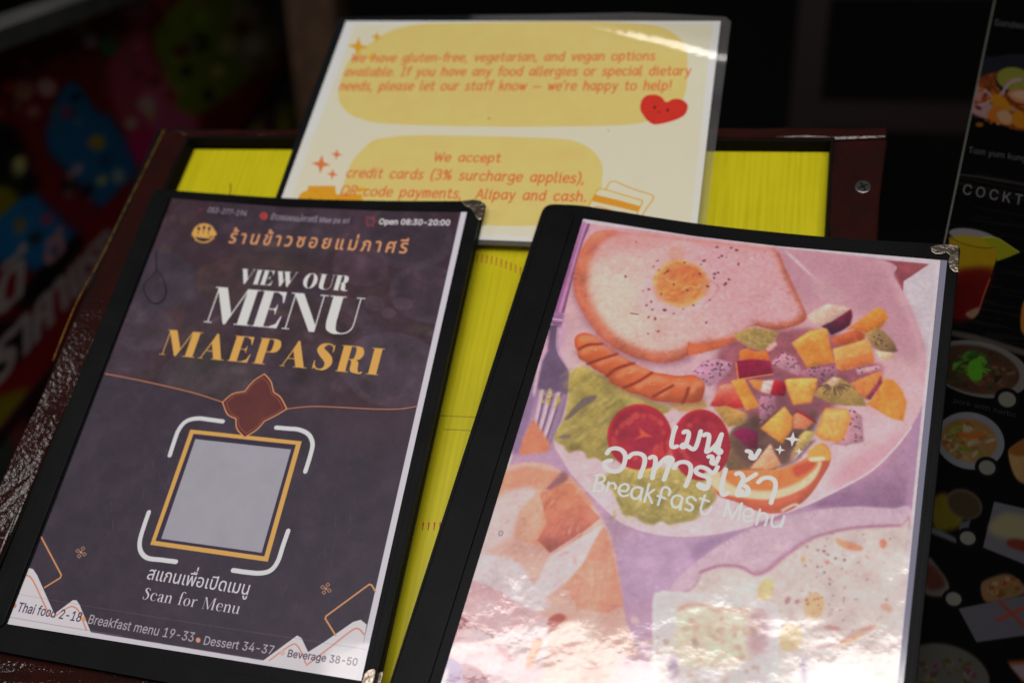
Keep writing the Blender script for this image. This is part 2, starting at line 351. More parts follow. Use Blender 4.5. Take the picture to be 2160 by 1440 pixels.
THAI = _unpack('{"ก":[416,[[53,0,53,132,72,195,121,223,122,225,46,254,46,277,64,330,118,371,202,387,280,373,338,331,360,256,360,0,298,0,298,250,270,316,201,336,134,318,109,273,184,236,178,202,133,186,114,132,114,0]]],"ข":[379,[[190,-7,89,25,53,119,53,162,63,216,84,251,104,279,113,307,106,328,87,334,70,331,51,325,37,369,68,381,101,384,142,375,164,351,171,314,163,272,142,239,123,206,115,164,115,123,126,74,153,50,190,44,243,60,261,110,261,380,323,380,323,107,290,23]]],"ค":[426,[[56,0,56,243,94,350,124,370,163,383,213,387,263,383,303,370,333,350,370,243,370,0,308,0,308,243,284,312,212,336,142,312,118,243,118,166,120,165,157,201,220,209,243,209,243,159,220,159,156,147,126,116,118,74,118,0]]],"ง":[372,[[119,0,0,380,62,380,165,53,173,53,206,61,233,82,264,140,273,209,247,299,175,332,158,331,144,327,128,377,156,382,179,383,241,373,288,344,324,285,335,207,318,111,277,44,227,12,153,0]]],"ซ":[386,[[191,-7,92,25,57,120,57,164,71,227,102,270,121,292,130,312,128,313,110,304,87,300,46,317,31,365,31,380,85,380,90,350,107,340,123,343,138,352,151,380,185,380,185,349,184,313,176,284,155,251,137,227,123,203,119,169,119,123,129,74,156,50,191,44,247,60,266,110,266,207,254,247,216,260,213,260,213,300,216,300,257,313,271,345,273,380,335,380,325,318,285,282,285,279,320,251,328,201,328,107,293,23]]],"ด":[427,[[186,-7,99,19,54,89,42,187,54,285,88,346,143,378,212,387,303,371,354,325,371,253,371,0,310,0,310,248,288,313,214,336,157,324,118,280,103,187,111,114,139,63,196,44,215,46,232,50,239,2,213,-5]]],"น":[425,[[187,-7,117,7,72,51,56,126,56,380,118,380,118,130,139,67,200,45,276,76,302,160,302,380,364,380,364,0,313,0,310,56,307,56,263,11]]],"ป":[420,[[209,-7,159,-3,120,10,92,31,56,137,56,380,118,380,118,137,140,67,209,44,278,67,301,137,301,517,363,517,363,137,327,31,298,10,259,-3]]],"พ":[482,[[97,0,28,380,92,380,119,215,126,163,134,87,136,87,148,141,159,183,169,217,215,380,266,380,313,217,322,183,333,141,345,87,348,87,356,163,363,215,390,380,454,380,385,0,325,0,261,207,251,243,243,292,240,292,234,257,227,230,220,207,157,0]]],"ภ":[418,[[61,-7,37,-5,13,3,20,46,31,44,43,42,59,49,64,70,64,135,80,197,126,223,126,225,46,254,46,277,65,330,119,371,203,387,282,373,340,331,362,256,362,0,300,0,300,250,272,316,202,336,135,318,110,273,189,236,183,202,141,186,126,132,126,65,107,8]]],"ม":[426,[[239,-7,163,11,119,60,116,60,112,0,62,0,62,380,123,380,123,160,136,100,171,59,227,45,288,67,308,130,308,380,370,380,370,126,354,51,309,7]]],"ย":[412,[[202,-6,113,8,64,49,49,112,59,163,82,191,112,202,112,205,83,219,57,246,47,290,58,336,94,371,160,385,195,382,223,374,212,327,192,332,166,334,123,321,110,285,122,248,153,231,193,227,206,227,206,182,193,182,131,167,112,117,120,80,147,54,202,44,258,54,286,82,294,126,294,380,356,380,356,130,319,26]]],"ร":[338,[[163,-7,87,1,28,20,46,70,79,58,120,48,164,44,225,58,250,98,241,126,214,147,168,166,94,195,48,233,33,287,48,339,97,374,181,387,244,381,290,365,290,313,260,324,222,333,179,336,113,322,94,290,103,264,133,244,190,222,251,196,295,160,311,104,297,50,250,9]]],"ว":[341,[[132,-7,80,-1,26,19,46,67,80,51,126,44,206,82,234,191,205,299,114,336,69,331,29,316,29,368,73,383,121,387,223,362,279,294,298,191,293,135,279,86,256,46,224,17,183,-1]]],"ศ":[436,[[56,0,56,243,94,350,124,370,163,383,213,387,279,378,323,346,359,307,370,243,370,0,308,0,308,243,284,312,213,336,142,312,118,243,118,166,120,165,158,201,220,209,243,209,243,159,220,159,156,147,126,116,118,74,118,0],[323,327,288,359,322,373,338,405,399,405,388,367,361,341]]],"ส":[397,[[279,0,279,253,258,317,190,336,124,327,64,301,64,359,118,378,196,387,258,379,297,348,330,313,340,257,340,0],[160,-7,66,21,34,102,76,191,212,227,291,232,291,181,221,176,123,154,96,103,116,58,171,43,193,45,212,49,221,3,192,-5],[295,327,260,359,294,373,310,405,370,405,360,367,333,341]]],"อ":[398,[[191,-7,79,32,58,63,46,104,42,155,43,186,45,218,191,218,191,169,103,169,103,155,113,87,142,53,189,43,243,55,279,98,291,187,280,271,244,320,175,336,132,332,92,321,54,302,54,360,88,373,132,383,183,387,282,362,337,293,354,187,338,83,287,16]]],"า":[282,[[164,0,164,270,148,320,96,336,49,329,7,311,7,366,46,380,107,387,170,377,211,342,225,279,225,0]]],"ิ":[0,[[-356,440,-356,467,-306,490,-62,490,-62,440]]],"ี":[0,[[-356,440,-356,467,-306,490,-62,490,-62,440],[-119,467,-119,546,-61,546,-61,467]]],"ื":[0,[[-356,440,-356,467,-306,490,-62,490,-62,440],[-214,467,-214,546,-162,546,-162,467],[-112,467,-112,546,-62,546,-62,467]]],"ู":[0,[[-152,-184,-219,-166,-243,-116,-243,-104,-249,-90,-265,-90,-269,-49,-250,-45,-236,-44,-200,-55,-189,-87,-189,-110,-181,-132,-153,-141,-124,-132,-116,-110,-116,-46,-62,-46,-62,-114,-85,-166]]],"เ":[205,[[142,-7,106,-1,78,21,67,66,67,380,128,380,128,74,135,51,157,44,171,45,184,49,192,3,166,-5]]],"แ":[394,[[142,-7,106,-1,78,21,67,66,67,380,128,380,128,74,135,51,157,44,171,45,184,49,192,3,166,-5],[331,-7,295,-1,267,21,256,66,256,380,318,380,318,74,325,51,347,44,360,45,373,49,381,3,356,-5]]],"่":[0,[[-123,440,-123,587,-62,587,-62,440]]],"้":[0,[[-255,440,-255,471,-227,479,-202,493,-193,514,-198,528,-214,534,-229,531,-241,526,-255,564,-224,579,-197,583,-154,567,-138,528,-148,495,-171,472,-178,489,-40,489,-40,440]]]}')
SANS[' '] = (220, []); THAI[' '] = (220, [])

PEN = {
 'a': (95, [[(78,80),(55,100),(25,90),(8,50),(25,8),(55,8),(80,50)], [(82,100),(80,50),(84,4)]]),
 'b': (95, [[(12,150),(12,2)], [(12,60),(35,98),(65,95),(82,50),(60,5),(30,5),(12,40)]]),
 'c': (85, [[(75,85),(50,100),(20,85),(8,50),(22,10),(50,0),(76,18)]]),
 'd': (95, [[(80,150),(80,2)], [(80,60),(60,98),(28,95),(8,50),(28,5),(60,5),(80,40)]]),
 'e': (88, [[(12,52),(78,55),(70,90),(45,100),(18,85),(8,50),(22,10),(50,0),(78,15)]]),
 'f': (64, [[(68,142),(48,150),(34,130),(32,0)], [(8,95),(62,95)]]),
 'g': (95, [[(78,80),(55,100),(25,90),(8,50),(25,10),(55,10),(78,45)], [(80,100),(80,-20),(60,-48),(30,-48),(12,-35)]]),
 'h': (92, [[(12,150),(12,0)], [(12,60),(35,95),(60,98),(75,75),(76,0)]]),
 'i': (40, [[(4,98),(18,100),(18,8),(32,2)], [(18,135),(18,138)]]),
 'k': (80, [[(12,150),(12,0)], [(70,98),(14,45)], [(35,62),(74,0)]]),
 'l': (42, [[(12,150),(12,15),(24,2),(34,4)]]),
 'm': (120, [[(12,100),(12,0)], [(12,70),(30,97),(50,95),(58,70),(58,0)], [(58,70),(78,97),(96,95),(104,70),(104,0)]]),
 'n': (92, [[(12,100),(12,0)], [(12,60),(35,95),(60,98),(75,75),(76,0)]]),
 'o': (97, [[(45,100),(15,85),(8,50),(18,12),(48,0),(78,14),(86,50),(76,86),(45,100)]]),
 'p': (95, [[(12,100),(12,-50)], [(12,60),(35,98),(65,95),(82,50),(60,5),(30,5),(12,40)]]),
 'r': (66, [[(12,100),(12,0)], [(12,60),(32,95),(58,95)]]),
 's': (76, [[(66,88),(40,100),(16,85),(22,60),(52,45),(68,25),(50,2),(22,2),(6,16)]]),
 't': (70, [[(30,135),(30,20),(44,2),(64,8)], [(6,97),(60,97)]]),
 'u': (92, [[(12,100),(14,30),(30,3),(55,5),(76,40)], [(78,100),(78,0)]]),
 'v': (80, [[(6,100),(40,2),(74,100)]]),
 'w': (108, [[(6,100),(30,2),(54,85),(78,2),(102,100)]]),
 'y': (84, [[(8,100),(42,8)], [(76,100),(36,-30),(14,-48)]]),
 'W': (134, [[(4,145),(34,0),(66,120),(98,0),(128,145)]]),
 'I': (66, [[(30,142),(30,0)], [(6,142),(56,142)], [(6,0),(56,0)]]),
 'A': (106, [[(4,0),(52,145),(100,0)], [(20,48),(84,48)]]),
 'Q': (122, [[(60,145),(22,128),(8,72),(22,16),(60,0),(98,16),(112,72),(98,128),(60,145)], [(70,30),(112,-14)]]),
 'R': (92, [[(14,0),(14,145)], [(14,142),(60,140),(80,108),(60,75),(14,70)], [(50,70),(86,0)]]),
 '3': (88, [[(10,130),(40,145),(72,120),(60,85),(35,78),(65,68),(78,35),(50,0),(10,12)]]),
 '%': (130, [[(30,145),(10,112),(30,80),(50,112),(30,145)], [(98,145),(28,0)], [(98,66),(78,33),(98,0),(118,33),(98,66)]]),
 '(': (50, [[(42,160),(18,120),(10,65),(18,10),(42,-30)]]),
 ')': (50, [[(8,160),(32,120),(40,65),(32,10),(8,-30)]]),
 ',': (34, [[(18,6),(8,-26)]]),
 '.': (36, [[(12,4),(20,4)], [(12,9),(20,9)]]),
 '-': (66, [[(8,52),(56,52)]]),
 '\u2014': (130, [[(8,52),(118,52)]]),
 "'": (28, [[(14,150),(12,118)]]),
 '!': (38, [[(18,150),(18,48)], [(18,4),(18,5)]]),
 ' ': (74, []),
}

def _box(x0, y0, x1, y1):
    return [(x0, y0), (x1, y0), (x1, y1), (x0, y1)]
def _taper(pts):
    p = smooth([q[:2] for q in pts], False, 5)
    w = np.interp(np.linspace(0, len(pts) - 1, len(p)), range(len(pts)), [q[2] for q in pts]) / 2
    cs = []
    for i in range(len(p) - 1):
        d = p[i + 1] - p[i]; n = np.array([-d[1], d[0]]) / max(np.hypot(*d), 1e-6)
        cs.append(ccw([p[i] + n * w[i], p[i + 1] + n * w[i + 1], p[i + 1] - n * w[i + 1], p[i] - n * w[i]]))
        cs.append(ccw(ellipse(p[i][0], p[i][1], w[i], n=10)))
    return cs
def _g(adv, comps, holes=()):
    return (adv, [ccw(c) for c in comps] + [ccw(c)[::-1] for c in holes])
def _v(o):
    return [[(60+o,1000),(330+o,1000),(552+o,328),(440+o,-15),(395+o,-15)], [(430+o,-15),(462+o,-15),(790+o,1000),(757+o,1000)],
            _box(0+o,974,400+o,1000), _box(680+o,974,870+o,1000)]
_bowl = smooth([(520,1000),(670,950),(745,740),(670,530),(520,470)], False)
_bin = smooth([(400,972),(470,930),(490,740),(470,540),(400,498)], False)
_PB = [np.r_[[(300,1000)], _bowl, [(300,470)]]]
_PH = [np.r_[[(311,972)], _bin, [(311,498)]]]
ROMAN = {
 ' ': (300, []),
 'I': _g(390, [_box(65,0,315,1000), _box(0,0,380,26), _box(0,974,380,1000)]),
 'V': _g(870, _v(0)),
 'W': _g(1290, _v(0) + _v(410)),
 'A': _g(880, [[(370,1010),(430,1010),(790,0),(520,0),(282,668)], [(60,0),(92,0),(420,960),(385,1000)], _box(165,300,640,328), _box(0,0,165,26), _box(440,0,870,26)]),
 'M': _g(1230, [[(70,1000),(330,1000),(654,280),(560,-10),(522,-10)], [(548,-10),(580,-10),(915,1000),(880,1000)], _box(885,0,1140,1000), _box(98,0,128,1000), _box(10,0,220,26), _box(800,0,1225,26), _box(10,974,330,1000), _box(885,974,1225,1000)]),
 'E': _g(740, [_box(60,0,310,1000), _box(0,974,640,1000), _box(0,0,660,26), _box(310,489,500,516), [(640,1000),(650,690),(628,690),(560,890),(420,976),(420,1000)], [(660,0),(700,330),(675,330),(600,110),(440,24),(440,0)], [(430,503),(485,560),(497,640),(517,640),(517,370),(497,370),(485,450)]]),
 'N': _g(970, [[(70,1000),(320,1000),(858,130),(858,-15),(720,-15)], _box(98,0,128,1000), _box(830,100,858,1000), _box(20,0,215,26), _box(0,974,300,1000), _box(740,974,955,1000)]),
 'O': _g(870, [ellipse(430,500,400,515)], [ellipse(430,500,165,485)]),
 'U': _g(890, [_box(80,280,330,1000), np.r_[[(80,300)], smooth([(80,300),(130,90),(300,-10),(440,-15),(640,20),(760,140),(790,320)], False), [(762,320)], smooth([(762,320),(735,160),(630,50),(490,25),(375,90),(330,300)], False)], _box(762,310,790,1000), _box(0,974,410,1000), _box(670,974,885,1000)]),
 'P': _g(780, [_box(60,0,310,1000), _box(0,0,400,26), _box(0,974,320,1000)] + _PB, _PH),
 'R': _g(860, [_box(60,0,310,1000), _box(0,0,390,26), _box(0,974,320,1000), smooth([(320,485),(520,485),(640,400),(672,150),(735,28),(800,70),(840,60),(795,-15),(650,-18),(480,30),(428,160),(422,370),(385,458)])] + _PB, _PH),
 'S': _g(700, _taper([(588,800,30),(520,940,40),(360,990,45),(200,900,160),(170,750,230),(310,590,280),(470,420,280),(520,240,220),(440,60,110),(290,8,40),(140,70,50),(75,230,35)]) + [[(590,1000),(590,690),(562,690),(540,900)], [(62,-5),(62,330),(90,330),(120,80)]]),
 'c': _g(420, _taper([(360,370,80),(325,450,35),(230,480,25),(115,400,75),(75,240,95),(115,80,75),(220,-4,28),(330,30,25),(390,110,20)])),
 'a': _g(430, _taper([(95,370,75),(125,440,40),(210,475,28),(295,420,80),(315,330,90),(315,60,90),(370,5,25),(420,25,22)]) + _taper([(305,280,25),(180,235,40),(95,140,90),(125,35,50),(205,5,28),(305,90,25)])),
 'n': _g(490, [_box(65,0,155,470), _box(10,0,215,22), _box(10,448,100,470), _box(335,0,425,350), _box(285,0,475,22)] + _taper([(150,350,25),(230,450,30),(330,450,80),(380,350,90)])),
 'f': _g(290, [_box(90,0,180,640), _box(20,446,275,470), _box(25,0,265,22)] + _taper([(135,630,90),(160,760,50),(240,810,28),(310,785,60),(318,765,80)])),
 'o': _g(480, [ellipse(240,235,205,247)], [ellipse(240,235,108,226)]),
 'r': _g(350, [_box(65,0,155,470), _box(10,0,215,22), _box(10,448,100,470)] + _taper([(150,330,25),(210,440,30),(280,465,60),(310,440,80)])),
 'e': _g(430, _taper([(80,270,25),(370,270,25),(345,410,60),(230,480,25),(115,400,75),(75,240,95),(115,80,75),(220,-4,28),(320,30,25),(385,110,20)])),
 'u': _g(510, [_box(60,120,150,470), _box(340,0,430,470), _box(5,448,100,470), _box(285,448,385,470), _box(385,0,490,22)] + _taper([(105,150,90),(130,45,60),(220,5,28),(310,60,25),(345,130,20)])),
}
ROMAN_CAPS = {
 'S': _g(430, _taper([(345,590,22),(305,690,28),(220,725,32),(115,670,75),(100,570,95),(190,460,105),(300,350,110),(335,210,95),(280,70,50),(180,0,28),(90,40,28),(50,150,22)]) + [[(350,725),(350,560),(332,560),(315,660)], [(42,0),(42,190),(62,190),(85,60)]]),
 'M': _g(800, [[(70,720),(160,720),(420,60),(390,-8),(365,-8)], _box(75,0,97,720), [(375,-8),(400,-8),(640,720),(612,720)], _box(610,0,705,720), _box(15,0,160,20), _box(555,0,765,20), _box(15,700,150,720), _box(620,700,765,720)]),
}
BOOK = dict(ROMAN, **ROMAN_CAPS)

# ------------------------------------------------------------------ the printed sheets
def sheet_view(x0, y0, k):
    "coordinates read on an enlarged detail of a sheet"
    return lambda *p: [(x0 + x / k, y0 + y / k) for x, y in p]

# ---- the purple cover sheet of the first menu
Q1 = [(362, 418), (985, 447), (762, 1435), (15, 1315)]
def paint_cover():
    S = Sheet(Q1, 1176, 1618, (197, 192, 203))
    S.poly([(362, 418), (973, 446.2), (751, 1424), (17, 1304)], (58, 46, 60), sm=False)                              # printed area inside the paper's white edge
    art = [(362, 418), (973, 446.2), (751, 1424), (17, 1304)]
    # dim picture of bowls in the upper half
    top = [(362, 418), (973, 446.2), (881, 856), (785, 862), (677, 857), (605, 862), (560, 890), (516, 922), (500, 880), (470, 848), (400, 826), (300, 803), (215, 785)]
    S.poly(top, (62, 44, 54), sm=False, tex=0.10)
    for (x, y, r, c, o) in [(560, 690, 210, (74, 52, 58), .8), (560, 690, 175, (60, 45, 56), .8), (450, 820, 120, (78, 66, 78), .5), (455, 815, 95, (66, 56, 60), .7),
                            (630, 500, 75, (62, 52, 62), .8), (860, 500, 95, (72, 60, 74), .6), (860, 495, 80, (60, 47, 58), .8), (905, 620, 85, (76, 62, 76), .6), (910, 620, 72, (66, 50, 62), .8),
                            (660, 720, 150, (72, 60, 76), .45), (660, 715, 110, (62, 46, 52), .7), (830, 780, 110, (80, 66, 82), .6), (640, 790, 80, (60, 48, 58), .7), (300, 690, 70, (78, 66, 80), .5),
                            (330, 590, 90, (60, 54, 68), .6), (470, 600, 60, (72, 54, 56), .5), (760, 560, 60, (84, 64, 78), .5), (850, 640, 20, (96, 74, 88), .6), (820, 660, 16, (92, 68, 84), .6), (790, 640, 22, (82, 64, 78), .6),
                            (720, 470, 70, (70, 56, 70), .5), (520, 470, 80, (62, 52, 66), .5), (250, 760, 60, (70, 58, 72), .5), (430, 740, 60, (66, 62, 60), .4), (560, 560, 70, (64, 54, 56), .5)]:
        S.oval(x, y, r, r * 0.72, c, rot=0.15, blur=2.5, op=o, tex=0.12)
    for _ in range(90):
        x, y = random.uniform(270, 950), random.uniform(450, 840)
        if y < 440 + (900 - x) * 0 or x < 362 - (y - 418) * 0.38:
            continue
        c = random.choice([(84, 66, 64), (58, 54, 58), (80, 58, 66), (90, 74, 84), (54, 42, 54), (74, 66, 58)])
        S.oval(x, y, random.uniform(6, 30), random.uniform(3, 12), c, rot=random.uniform(-.6, .8), blur=3, op=0.35, tex=0.2)
    low = [(215, 785), (300, 803), (400, 826), (470, 848), (500, 880), (516, 922), (560, 890), (605, 862), (677, 857), (785, 862), (881, 856), (751, 1424), (17, 1304)]
    S.poly(low, (58, 48, 62), sm=False, tex=0.05)
    S.poly([(605, 862), (677, 857), (785, 862), (878, 856), (855, 960), (700, 930)], (70, 50, 62), blur=30, op=0.6)
    S.img *= (1 + 0.03 * S.n1 + 0.02 * S.n2)[..., None]
    S.soften(1)
    S.poly([(973, 446.2), (992, 440), (767, 1442), (751, 1424)], (200, 196, 207), sm=False)                          # bare paper at the right and bottom edges
    S.poly([(17, 1304), (751, 1424), (767, 1450), (5, 1325)], (200, 196, 207), sm=False)
    OR = (196, 122, 86)
    # line and flower
    S.line([(222, 788), (300, 803), (400, 826), (440, 838), (470, 848)], 3.4, OR)
    S.line([(605, 862), (640, 858), (680, 857), (785, 862), (843, 862), (881, 856)], 3.2, OR)
    fl = [(557.5, 788.6), (571, 804), (577, 827), (592, 838), (604.8, 862), (583, 875), (558, 887.6), (541, 906), (516, 922), (500, 904), (497.6, 882.4), (480, 873), (469.5, 848), (490, 831), (516.8, 825), (534, 804)]
    def lobes(k):
        cx, cy = 537, 855
        p = [(cx + (x - cx) * k, cy + (y - cy) * k) for x, y in fl]
        q = []
        for i in range(0, 16, 2):
            q.extend(smooth([p[i], p[(i + 1) % 16], p[(i + 2) % 16]], False, 5)[:-1])
        return q
    S.poly(lobes(1.0), (88, 40, 42), sm=False)
    S.poly(lobes(0.86), (94, 46, 46), sm=False, tex=0.08)
    S.line(lobes(1.0), 4.2, (204, 142, 98), sm=False, closed=True)
    S.line(lobes(0.88), 1.6, (170, 100, 76), sm=False, closed=True)
    # gold square frame with plain pale panel
    S.poly([(401.6, 905.3), (636.6, 930.3), (564.8, 1184), (316.7, 1148.2)], (206, 158, 84), sm=False)
    S.poly([(408, 914.5), (624, 937.5), (557.5, 1172.5), (328, 1140)], (50, 41, 62), sm=False)
    S.poly([(412, 925.5), (614, 947.5), (552, 1165), (340, 1135.5)], (156, 153, 165), sm=False, tex=0.02)
    S.poly(lobes(1.0), (88, 40, 42), sm=False)
    S.poly(lobes(0.86), (94, 46, 46), sm=False, tex=0.08)
    S.line(lobes(1.0), 4.2, (204, 142, 98), sm=False, closed=True)
    S.line(lobes(0.88), 1.6, (170, 100, 76), sm=False, closed=True)
    WH = (206, 207, 220)
    for br in ([(358, 960), (367, 932), (377, 906), (393, 888), (417, 882), (445, 885), (470, 888.5)],
               [(582.5, 901.3), (608, 903.5), (630, 905.6), (650, 915), (659, 933), (656, 955), (644, 994)],
               [(314, 1079.5), (304, 1108), (295, 1140), (297, 1162), (311, 1176), (340, 1180), (371, 1184)],
               [(608, 1118.6), (597, 1150), (586, 1183), (571, 1202), (549, 1208), (520, 1206), (491.5, 1202)]):
        S.line(br, 15, WH)
    # top line of contact details
    S.text(SANS, '053-277-194', (436, 447.5), (519, 456), (438, 436.5), (146, 134, 152), up=509, bold=0.5)
    S.line([(420, 440), (423, 443), (427, 441)], 5, (120, 44, 60))
    S.oval(556.5, 455.5, 8.5, 8, (168, 62, 56)); S.line([(559, 451), (555, 453), (555, 460)], 2, (70, 40, 60))
    S.text(THAI, '\u0e02\u0e49\u0e32\u0e27\u0e0b\u0e2d\u0e22\u0e41\u0e21\u0e48\u0e20\u0e32\u0e28\u0e23\u0e35', (569, 463), (668, 469), (571, 453.5), (146, 134, 152), up=380, bold=0.5)
    S.text(SANS, 'Mae pa sri', (672, 469), (736, 471), (674, 458), (146, 134, 152), up=509, bold=0.5)
    S.line(ellipse(781, 467.5, 8.5, 8), 3, (158, 58, 66), sm=False, closed=True)
    S.line([(773, 459), (777, 456)], 3.4, (158, 58, 66)); S.line([(785, 457), (790, 461)], 3.4, (158, 58, 66))
    S.line([(774, 477), (777, 474)], 3, (158, 58, 66)); S.line([(785, 475), (788, 478)], 3, (158, 58, 66))
    S.text(SANS, 'Open 08:30-20:00', (798, 473), (949, 475.5), (801, 461.5), (208, 204, 214), up=509, bold=1.1)
    # round emblem
    GD = (212, 160, 84)
    S.line(ellipse(430, 492, 22, 19.5), 5, GD, sm=False, closed=True)
    S.poly([(407, 497), (412, 482), (430, 473), (449, 482), (454, 497)], GD)
    for x, y in ((419, 488), (430, 486), (441, 488)):
        S.line([(x, y - 6), (x - 1.5, y + 6)], 3.2, (64, 46, 60))
        S.oval(x + .5, y - 6, 3.2, 4, (64, 46, 60))
    S.oval(425, 481, 2.4, 3, GD); S.oval(436, 481, 2.4, 3, GD)
    S.poly([(402, 498), (425, 495), (456, 504), (430, 502)], GD, sm=False)
    S.line([(412, 506), (430, 511), (447, 505)], 4, GD)
    # Thai name of the house
    S.text(THAI, '\u0e23\u0e49\u0e32\u0e19\u0e02\u0e49\u0e32\u0e27\u0e0b\u0e2d\u0e22\u0e41\u0e21\u0e48\u0e20\u0e32\u0e28\u0e23\u0e35', (480, 512), (858, 534.5), (484, 491), (210, 148, 104), up=380, bold=1.1, track=130)
    # big roman lines
    LT = (213, 214, 227)
    S.text(ROMAN, 'VIEW OUR', (500, 597), (733, 613.6), (509, 566.5), LT, track=40)
    S.text(ROMAN, 'MENU', (428.5, 679), (750, 706.5), (455, 604.7), LT, track=30)
    S.text(ROMAN, 'MAEPASRI', (335, 747), (798, 791), (356, 695), (212, 160, 82), track=105)
    # lines under the panel
    S.text(THAI, '\u0e2a\u0e41\u0e01\u0e19\u0e40\u0e1e\u0e37\u0e48\u0e2d\u0e40\u0e1b\u0e34\u0e14\u0e40\u0e21\u0e19\u0e39', (307, 1220), (525, 1254.5), (313, 1199.5), (204, 201, 211), up=380, bold=0.35)
    S.text(BOOK, 'Scan for Menu', (299, 1262.5), (504, 1294.5), (306, 1238.5), (200, 194, 206), up=720, track=30)
    # corner ornaments
    V = sheet_view(0, 780, 2.182)
    BAND = (204, 199, 206); PK = (200, 132, 112)
    S.poly(V((30, 1165), (60, 1060), (98, 935), (125, 908), (152, 915), (172, 945), (272, 1170), (160, 1190)), BAND, sm=False)
    S.line(V((60, 1010), (105, 952), (132, 947), (158, 980), (210, 1090), (248, 1160)), 4.5, PK)
    S.poly(V((180, 1175), (268, 1108), (335, 1058), (352, 1058), (366, 1078), (420, 1210), (300, 1200)), BAND, sm=False)
    S.line(V((255, 1130), (318, 1090), (345, 1092), (365, 1115), (398, 1195)), 4.5, PK)
    S.poly(V((1370, 1420), (1420, 1295), (1500, 1245), (1625, 1158), (1660, 1148), (1688, 1170), (1640, 1425)), BAND, sm=False)
    S.line(V((1400, 1365), (1500, 1290), (1615, 1200), (1650, 1190), (1675, 1215)), 4.5, PK)
    S.poly(V((1205, 1340), (1350, 1233), (1368, 1220), (1388, 1232), (1425, 1310), (1400, 1385)), BAND, sm=False)
    S.line(V((1240, 1335), (1330, 1270), (1362, 1262), (1388, 1300), (1408, 1350)), 4.0, PK)
    S.line(V((183, 755), (282, 942), (278, 955), (205, 1000)), 5, (206, 144, 96), sm=False)
    S.line(V((1545, 1220), (1497, 1143), (1500, 1132), (1700, 985), (1712, 990), (1728, 1018)), 5, (206, 144, 96), sm=False)
    for cx, cy in ((171, 1164), (687.5, 1240.6)):
        for ax, ay in ((-7, -3), (4, -8), (7, 4), (-4, 8)):
            S.line([(cx + ax - 4, cy + ay), (cx + ax, cy + ay - 4), (cx + ax + 4, cy + ay), (cx + ax, cy + ay + 4)], 2.2, (186, 134, 104), sm=False, closed=True)
        S.oval(cx, cy, 3, 3, (186, 134, 104))
    S.line(V((80, 1030), (400, 1085), (900, 1165), (1400, 1240), (1690, 1285)), 1.2, (128, 112, 130), sm=False, op=0.5)
    S.line(V((40, 1135), (300, 1180), (560, 1222)), 1.6, (120, 110, 120), op=0.7)
    DK = (62, 51, 76)
    S.text(SANS, 'Thai food 2-18', (34, 1288.5), (170, 1311), (39, 1269), DK, up=509, bold=0.4)
    S.text(SANS, 'Breakfast menu 19-33', (183, 1313.5), (408, 1353), (187, 1294.5), (168, 160, 172), up=509, bold=0.35)
    S.text(SANS, 'Dessert 34-37', (427, 1358), (577, 1379.5), (430, 1340), (172, 164, 176), up=509, bold=0.35)
    S.text(SANS, 'Beverage 38-50', (604.5, 1384), (753.5, 1403.5), (607, 1368.5), DK, up=509, bold=0.3)
    for x, y, c in ((30, 1276, PK), (176, 1305, (206, 150, 110)), (418, 1349, (206, 140, 112)), (596, 1376, (210, 170, 165))):
        S.oval(x, y, 5, 5.5, c)
    # rubbing marks on the print
    for x, y in ((330, 1010), (340, 985), (720, 1240), (690, 1150), (735, 1100), (600, 1230), (230, 1090)):
        for _ in range(5):
            a, b = x + random.gauss(0, 14), y + random.gauss(0, 22)
            S.line([(a, b), (a + random.uniform(-4, 3), b + random.uniform(8, 26))], 1.0, (130, 122, 138), op=0.35)
    return S

